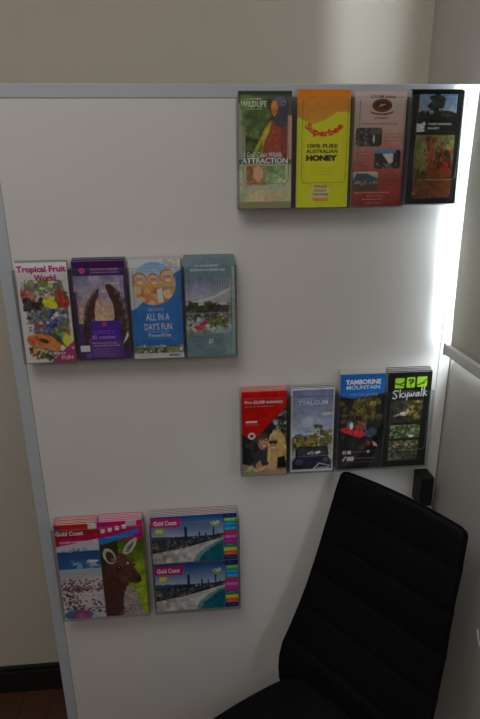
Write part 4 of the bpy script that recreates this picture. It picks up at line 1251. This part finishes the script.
def art_roo(w, h):
    A = Art(w, h, (92, 110, 26), 24)
    A.vgrad(0, 0.10, 1, 1.0, (44, 56, 22), (112, 132, 28))
    A.blobs(0.4, 0.2, 1.0, 0.5, [(60, 76, 24), (84, 104, 26)], 16, 0.08, 0.2, 0.4)
    A.blobs(0.75, 0.45, 1.0, 1.0, [(120, 138, 28), (104, 124, 26)], 16, 0.08, 0.2, 0.4)
    A.rect(0, 0, 1, 0.19, (134, 14, 66))
    A.rrect(0.62, 0.0, 0.86, 0.055, 0.02, (120, 116, 116))
    A.rect(0.02, 0.018, 0.26, 0.035, (70, 34, 92))
    for i in range(4):
        A.rect(0.06 + 0.16 * i, 0.075 - 0.012 * i, 0.15 + 0.16 * i, 0.105 - 0.012 * i, (196, 170, 182))
        A.ell(0.10 + 0.16 * i, 0.108 - 0.012 * i, 0.05, 0.008, (190, 160, 174))
    A.poly([(0, 0.165), (0.10, 0.165), (0.9, 0.085), (0.9, 0.13), (0.10, 0.225), (0.0, 0.235)], (14, 86, 150))
    A.fine(0.15, 0.15, 0.80, 0.17, 1, (110, 150, 190), 0.5, 0.4)
    A.poly([(0, 0.24), (0.4, 0.20), (0.4, 0.5), (0, 0.6)], (36, 38, 22))
    body = (58, 36, 32)
    A.poly([(0, 1), (0.0, 0.58), (0.12, 0.44), (0.30, 0.36), (0.48, 0.36), (0.62, 0.46), (0.58, 0.62), (0.60, 0.72), (0.72, 1)], body)
    A.poly([(0.22, 0.42), (0.34, 0.33), (0.52, 0.33), (0.66, 0.42), (0.78, 0.52), (0.88, 0.585), (0.88, 0.635), (0.78, 0.655), (0.60, 0.635), (0.42, 0.64), (0.24, 0.56)], (62, 39, 34))
    A.poly([(0.28, 0.38), (0.50, 0.33), (0.66, 0.42), (0.70, 0.47), (0.52, 0.46), (0.36, 0.46)], (66, 40, 36))
    A.poly([(0.40, 0.57), (0.66, 0.58), (0.76, 0.64), (0.60, 0.64), (0.42, 0.64)], (72, 48, 42))
    A.ell(0.83, 0.62, 0.055, 0.028, (26, 20, 20), 0.3)
    A.ell(0.86, 0.59, 0.03, 0.016, (60, 44, 40))
    A.ell(0.38, 0.485, 0.055, 0.017, (30, 20, 20), -0.2)
    A.ell(0.74, 0.46, 0.03, 0.012, (36, 24, 24))
    A.ell(0.60, 0.435, 0.025, 0.014, (156, 140, 132))
    A.ell(0.20, 0.355, 0.135, 0.085, (142, 130, 122), -0.3)
    A.ell(0.21, 0.365, 0.09, 0.062, (48, 36, 36), -0.3)
    A.ell(0.26, 0.40, 0.05, 0.03, (92, 74, 70), -0.3)
    A.poly([(0.50, 0.33), (0.54, 0.275), (0.66, 0.215), (0.82, 0.175), (0.86, 0.19), (0.82, 0.245), (0.72, 0.315), (0.60, 0.345)], (142, 134, 128))
    A.poly([(0.57, 0.32), (0.62, 0.265), (0.76, 0.215), (0.78, 0.235), (0.70, 0.29), (0.62, 0.325)], (88, 80, 78))
    A.poly([(0.40, 1), (0.44, 0.80), (0.52, 0.68), (0.62, 0.67), (0.80, 0.82), (0.92, 1)], (112, 104, 98))
    A.blobs(0.45, 0.72, 0.85, 1.0, [(128, 120, 112), (98, 90, 86), (84, 72, 66)], 40, 0.02, 0.05, 0.5)
    A.blobs(0.0, 0.62, 0.42, 1.0, [(66, 40, 36), (48, 30, 28), (58, 36, 32)], 40, 0.03, 0.07, 0.5)
    A.blobs(0.2, 0.94, 0.5, 0.99, [(110, 84, 50), (80, 60, 40)], 8, 0.02, 0.04, 0.7)
    A.poly([(0.56, 0.60), (0.70, 0.56), (0.84, 0.60), (0.78, 0.655), (0.62, 0.64)], (46, 30, 28), 0.7)
    A.poly([(0.30, 0.40), (0.40, 0.34), (0.52, 0.40), (0.60, 0.48), (0.44, 0.46)], (84, 56, 48), 0.6)
    A.ell(0.385, 0.485, 0.06, 0.020, (22, 16, 16), -0.2)
    A.ell(0.395, 0.480, 0.012, 0.006, (150, 140, 134))
    A.poly([(0.02, 0.62), (0.24, 0.56), (0.46, 0.645), (0.56, 0.66), (0.44, 0.78), (0.30, 1.0), (0.0, 1.0)], (50, 31, 29), 0.6)
    A.photo(0, 0.23, 1, 1, 0.11)
    A.line([(0.50, 0.335), (0.64, 0.235), (0.84, 0.18)], 0.014, (150, 142, 136), 0.8)
    A.line([(0.60, 0.635), (0.78, 0.655), (0.88, 0.63)], 0.016, (34, 24, 24), 0.8)
    return A


def art_coast(w, h):
    A = Art(w, h, (120, 116, 114), 25)
    A.vgrad(0, 0, 1, 0.50, (18, 46, 88), (128, 134, 144))
    A.poly([(0, 0.42), (0.3, 0.44), (0.6, 0.46), (0.84, 0.42), (0.84, 0.52), (0, 0.56)], (46, 52, 68))
    A.poly([(0, 0.50), (0.36, 0.46), (0.84, 0.44), (0.84, 0.50), (0.45, 0.66), (0, 0.78)], (34, 36, 40))
    A.blobs(0.0, 0.52, 0.45, 0.72, [(38, 40, 44), (60, 60, 62), (84, 82, 82), (50, 52, 48)], 80, 0.01, 0.025, 0.9)
    A.blobs(0.4, 0.46, 0.84, 0.56, [(38, 42, 48), (64, 66, 70), (90, 92, 94)], 60, 0.008, 0.02, 0.9)
    for (x, top, bot, ww) in ((0.40, 0.24, 0.56, 0.030), (0.56, 0.36, 0.54, 0.02), (0.52, 0.44, 0.56, 0.02), (0.635, 0.38, 0.53, 0.016), (0.725, 0.27, 0.5, 0.018), (0.775, 0.40, 0.48, 0.012), (0.30, 0.46, 0.6, 0.02),
                              (0.24, 0.48, 0.6, 0.02), (0.13, 0.50, 0.62, 0.025)):
        A.rect(x - ww / 2, top, x + ww / 2, bot, (22, 34, 54))
    A.poly([(0, 0.82), (0.4, 0.68), (0.84, 0.50), (0.84, 0.56), (0.62, 0.74), (0.50, 1), (0, 1)], (138, 132, 129))
    A.poly([(0.84, 0.55), (0.66, 0.70), (0.56, 0.85), (0.52, 1), (0.84, 1)], (22, 70, 80))
    A.poly([(0.84, 0.53), (0.64, 0.68), (0.52, 0.84), (0.48, 1), (0.54, 1), (0.58, 0.86), (0.70, 0.70), (0.84, 0.57)], (76, 100, 102))
    A.blobs(0.0, 0.8, 0.45, 1.0, [(140, 134, 132), (110, 106, 104)], 18, 0.03, 0.07, 0.4, 0.3)
    A.poly([(0.0, 0.04), (0.35, 0.055), (0.325, 0.24), (0.0, 0.22)], (128, 14, 72))
    A.poly([(0.06, 0.26), (0.145, 0.27), (0.135, 0.355), (0.05, 0.35)], (172, 150, 30))
    A.ell(0.745, 0.20, 0.055, 0.065, (158, 150, 60))
    A.ell(0.74, 0.17, 0.035, 0.04, (44, 84, 128))
    A.line([(0.70, 0.22), (0.745, 0.25), (0.80, 0.22)], 0.015, (58, 92, 50))
    A.line([(0.725, 0.16), (0.745, 0.20), (0.775, 0.15)], 0.014, (190, 186, 170))
    tabs = [(26, 20, 74), (68, 128, 36), (26, 92, 150), (24, 108, 140), (148, 26, 44), (128, 70, 140), (144, 20, 84), (20, 84, 78), (176, 130, 24), (160, 60, 40), (30, 30, 66)]
    A.rect(0.845, 0, 1, 1, (24, 30, 78))
    for i, c in enumerate(tabs):
        v0 = 0.01 + i * 0.09
        A.rrect(0.84 + 0.01 * (i % 2), v0, 1.0, v0 + 0.084, 0.012, c)
        A.fine(0.87, v0 + 0.02, 0.98, v0 + 0.06, 1, tuple(min(255, q + 55) for q in c), 0.6, 0.5)
    A.photo(0, 0.40, 0.84, 1, 0.12)
    A.grain(0, 0, 0.84, 0.5, 0.04, 0.1)
    A.text('Gold Coast', 0.03, 0.09, 0.30, 0.185, (196, 188, 190), 0.03)
    return A


# ------------------------------------------------------------------ brochures and their clear holders
TOPY, BOTY = -0.022, -0.0305          # how far a front brochure stands off the panel at its top and foot


def lean(h):
    return math.asin((TOPY - BOTY) / h)


def sheet_mesh(w, h, t, m_front, name='brochure', cut=0.0):
    bm = bmesh.new()
    c = cut
    out = [(-w / 2, 0), (w / 2, 0), (w / 2, h - c), (w / 2 - c * 0.3, h - c * 0.3), (w / 2 - c, h), (-w / 2 + c, h), (-w / 2 + c * 0.3, h - c * 0.3), (-w / 2, h - c)] if c else [(-w / 2, 0), (w / 2, 0), (w / 2, h), (-w / 2, h)]
    f = [bm.verts.new((x, 0.0, z)) for x, z in out]
    bk_ = [bm.verts.new((x, t, z)) for x, z in out]
    bm.faces.new(f).material_index = 1
    bm.faces.new(bk_[::-1])
    for i in range(len(out)):
        j = (i + 1) % len(out)
        bm.faces.new((f[j], f[i], bk_[i], bk_[j]))
    bmesh.ops.recalc_face_normals(bm, faces=bm.faces)
    me = bpy.data.meshes.new(name)
    bm.to_mesh(me)
    bm.free()
    me.materials.append(M_PAPER)
    me.materials.append(m_front)
    return me


def brochures(art_fn, x, w, z0, h, E, label, back_label, group, topcol, n, thick, y_front=0.0, cut=0.0, jitter=0.002, tilt=0.0):
    thick = min(thick, 0.0182 / (n - 0.2)) if n > 1 else thick
    """the front brochure with its printed cover, and the copies standing behind it"""
    art = art_fn(w, h)
    a = lean(h)
    root = link('brochure', sheet_mesh(w, h, thick * 0.8, ink(unit(np.array(topcol) / 255.0, E)), cut=cut))
    root.location = (x, BOTY + y_front, z0)
    root.rotation_euler = (-a, tilt, 0)
    tag(root, label, 'brochure', group)
    cp = link('cover_print', cover_mesh(art, E), root)
    cp.location = (0, -0.00015, 0)
    lettering(art, E, cp)
    back = sheet_mesh(w, h, thick * 0.8, ink(unit(np.array(topcol) / 255.0, E)), cut=cut)
    proto_b = None
    for i in range(1, n):
        if proto_b is None:
            o = link('brochure', back)
            tag(o, back_label, 'brochure', group)
            proto_b = o
        else:
            o = proto_b.copy()
            col.objects.link(o)
        o.location = (x + random.uniform(-1, 1) * 0.0005, BOTY + y_front + i * thick, z0 + jitter * (i / (n - 1)) + random.uniform(0, 0.0012))
        o.rotation_euler = (-a, tilt, 0)
    return root


def holder(x, z0, w, hf, hb, label, group, depth=0.0365, rim=True, lip=False):
    root = tag(empty('brochure_holder', (x, 0, z0)), label, 'brochure holder', group)
    t = 0.002
    hw = w / 2
    box('back_plate', -hw, hw, -0.0022, -0.0004, -0.002, hb, M_ACR, root)
    fp = box('front_plate', -hw, hw, -depth, -depth + t, -0.002, hf, M_ACR, root)
    box('base', -hw, hw, -depth + t, -0.0022, -0.002, -0.0002, M_ACE, root)
    for s in (-1, 1):
        bm = bmesh.new()
        xa, xb = (s * hw, s * (hw - 0.0012))
        x0, x1 = min(xa, xb), max(xa, xb)
        add_box(bm, x0, x1, -depth + t, -0.0022, -0.0002, hf)
        finish('side', bm, M_ACE, root)
    bm = bmesh.new()                                     # cut edge along the top of the front plate
    add_box(bm, -hw, hw, -depth - 0.0003, -depth + t + 0.0003, hf, hf + 0.0012)
    finish('rim', bm, M_ACE, fp)
    if rim:                                              # moulded U-shaped ridge
        bm = bmesh.new()
        r = 0.0009
        i = 0.011
        pts = [(-hw + i, -depth, hf - 0.004), (-hw + i, -depth, 0.055), (-hw + i + 0.001, -depth, 0.050), (-hw + i + 0.005, -depth, 0.046), (hw - i - 0.005, -depth, 0.046), (hw - i - 0.001, -depth, 0.050), (hw - i, -depth, 0.055), (hw - i, -depth, hf - 0.004)]
        add_tube(bm, pts, r, 6)
        finish('moulded_ridge', bm, M_RIM, fp, smooth=True)
    if lip:
        bm = bmesh.new()
        add_box(bm, -hw, hw, -depth - 0.0008, -depth, 0.036, 0.0375)
        finish('moulded_ridge', bm, M_RIM, fp)
    return root


Z1, Z2, Z3, Z4 = 1.532, 1.231, 0.939, 0.562
E1, E2, E3, E4 = 0.35, 0.37, 0.39, 0.33
HG = 'clear brochure holders on the partition'
ROWS = [
    # art, x, w, z, h, E, name words, colour of the backs, count, thickness, row words
    (art_wildlife, 0.2020, 0.1010, Z1, 0.208, E1, 'wildlife attraction brochure with parrot photo', (46, 50, 38), 3, 0.0040, 0.002),
    (art_honey, 0.3135, 0.1020, Z1, 0.210, E1, 'yellow and orange honey brochure', (176, 84, 26), 3, 0.0040, 0.002),
    (art_winery, 0.4225, 0.1000, Z1, 0.208, E1, 'pale to dark red winery brochure', (128, 116, 112), 2, 0.0035, 0.002),
    (art_gallery, 0.5340, 0.1030, Z1 + 0.003, 0.207, E1 * 1.05, 'black gallery brochure with tree and painting', (22, 20, 20), 3, 0.0040, 0.002),
    (art_fruit, -0.2425, 0.0995, Z2, 0.204, E2, 'white tropical fruit brochure', (92, 104, 92), 2, 0.0050, 0.004),
    (art_crystal, -0.1315, 0.1040, Z2 + 0.001, 0.204, E2, 'purple brochure with two dark crystal shapes', (44, 20, 54), 4, 0.0055, 0.005),
    (art_blue, -0.0205, 0.1035, Z2, 0.205, E2, 'blue brochure with three smiling children', (124, 124, 126), 4, 0.0048, 0.003),
    (art_resort, 0.0893, 0.1020, Z2, 0.206, E2, 'grey-green brochure with red loungers photo', (66, 82, 84), 6, 0.0040, 0.004),
    (art_red, 0.2027, 0.1010, Z3, 0.203, E3, 'red brochure with man and blonde woman', (150, 60, 54), 7, 0.0036, 0.006),
    (art_tyalgum, 0.3125, 0.0985, Z3 + 0.001, 0.203, E3, 'pale blue sky brochure with dark car', (84, 86, 88), 3, 0.0050, 0.002),
    (art_tamborine, 0.4245, 0.1030, Z3 + 0.001, 0.233, E3, 'blue-topped mountain brochure with red figure', (128, 124, 120), 7, 0.0036, 0.006),
    (art_skywalk, 0.5320, 0.1020, Z3 + 0.001, 0.233, E3, 'black brochure with three green tiles', (26, 24, 22), 7, 0.0036, 0.006),
]
ROWW = {Z1: 'top right row', Z2: 'upper left row', Z3: 'middle right row'}
for i, (fn, x, w, z, h, E, words, bc, n, th, jit) in enumerate(ROWS):
    brochures(fn, x, w, z, h, E, 'Front ' + words + ' in a clear holder', 'plain-edged copy stacked behind the ' + words,
              'copies of the ' + words, bc, n, th, jitter=jit)
    holder(x, z, 0.1084, 0.190 if z < Z1 - 0.1 else 0.196, 0.205, 'clear acrylic holder around the ' + words, HG,
           rim=(fn not in (art_fruit, art_red, art_tyalgum, art_tamborine)))

# the two wide holders at the bottom
brochures(art_gcred, -0.2395, 0.0990, Z4, 0.266, E4, 'Front red-topped beach crowd brochure left of the kangaroo', 'copy stacked behind the red-topped beach crowd brochure',
          'copies of the red-topped beach brochure', (132, 70, 62), 6, 0.0044, cut=0.008, jitter=0.011)
brochures(art_roo, -0.1370, 0.1030, Z4, 0.268, E4, 'Front pink-topped brochure with kangaroo head photo', 'copy stacked behind the kangaroo brochure',
          'copies of the kangaroo brochure', (140, 74, 96), 6, 0.0044, cut=0.008, jitter=0.011)
holder(-0.1880, Z4 - 0.002, 0.2105, 0.262, 0.272, 'wide clear acrylic holder around the beach crowd and kangaroo brochures', HG, rim=False, lip=True)
brochures(art_coast, 0.0370, 0.2040, Z4 + 0.002, 0.134, E4, 'landscape coast guide with skyline, lower of the two', '', 'landscape coast guides with coloured tabs', (60, 60, 80), 1, 0.003)
brochures(art_coast, 0.0355, 0.2040, Z4 + 0.143, 0.126, E4, 'Front landscape coast guide with skyline, upper of the two', 'copy stacked behind the upper coast guide',
          'landscape coast guides with coloured tabs', (104, 92, 92), 6, 0.0026, y_front=0.0042, jitter=0.012)
holder(0.0370, Z4 - 0.002, 0.2120, 0.262, 0.272, 'wide clear acrylic holder around the two landscape coast guides', HG, rim=False)
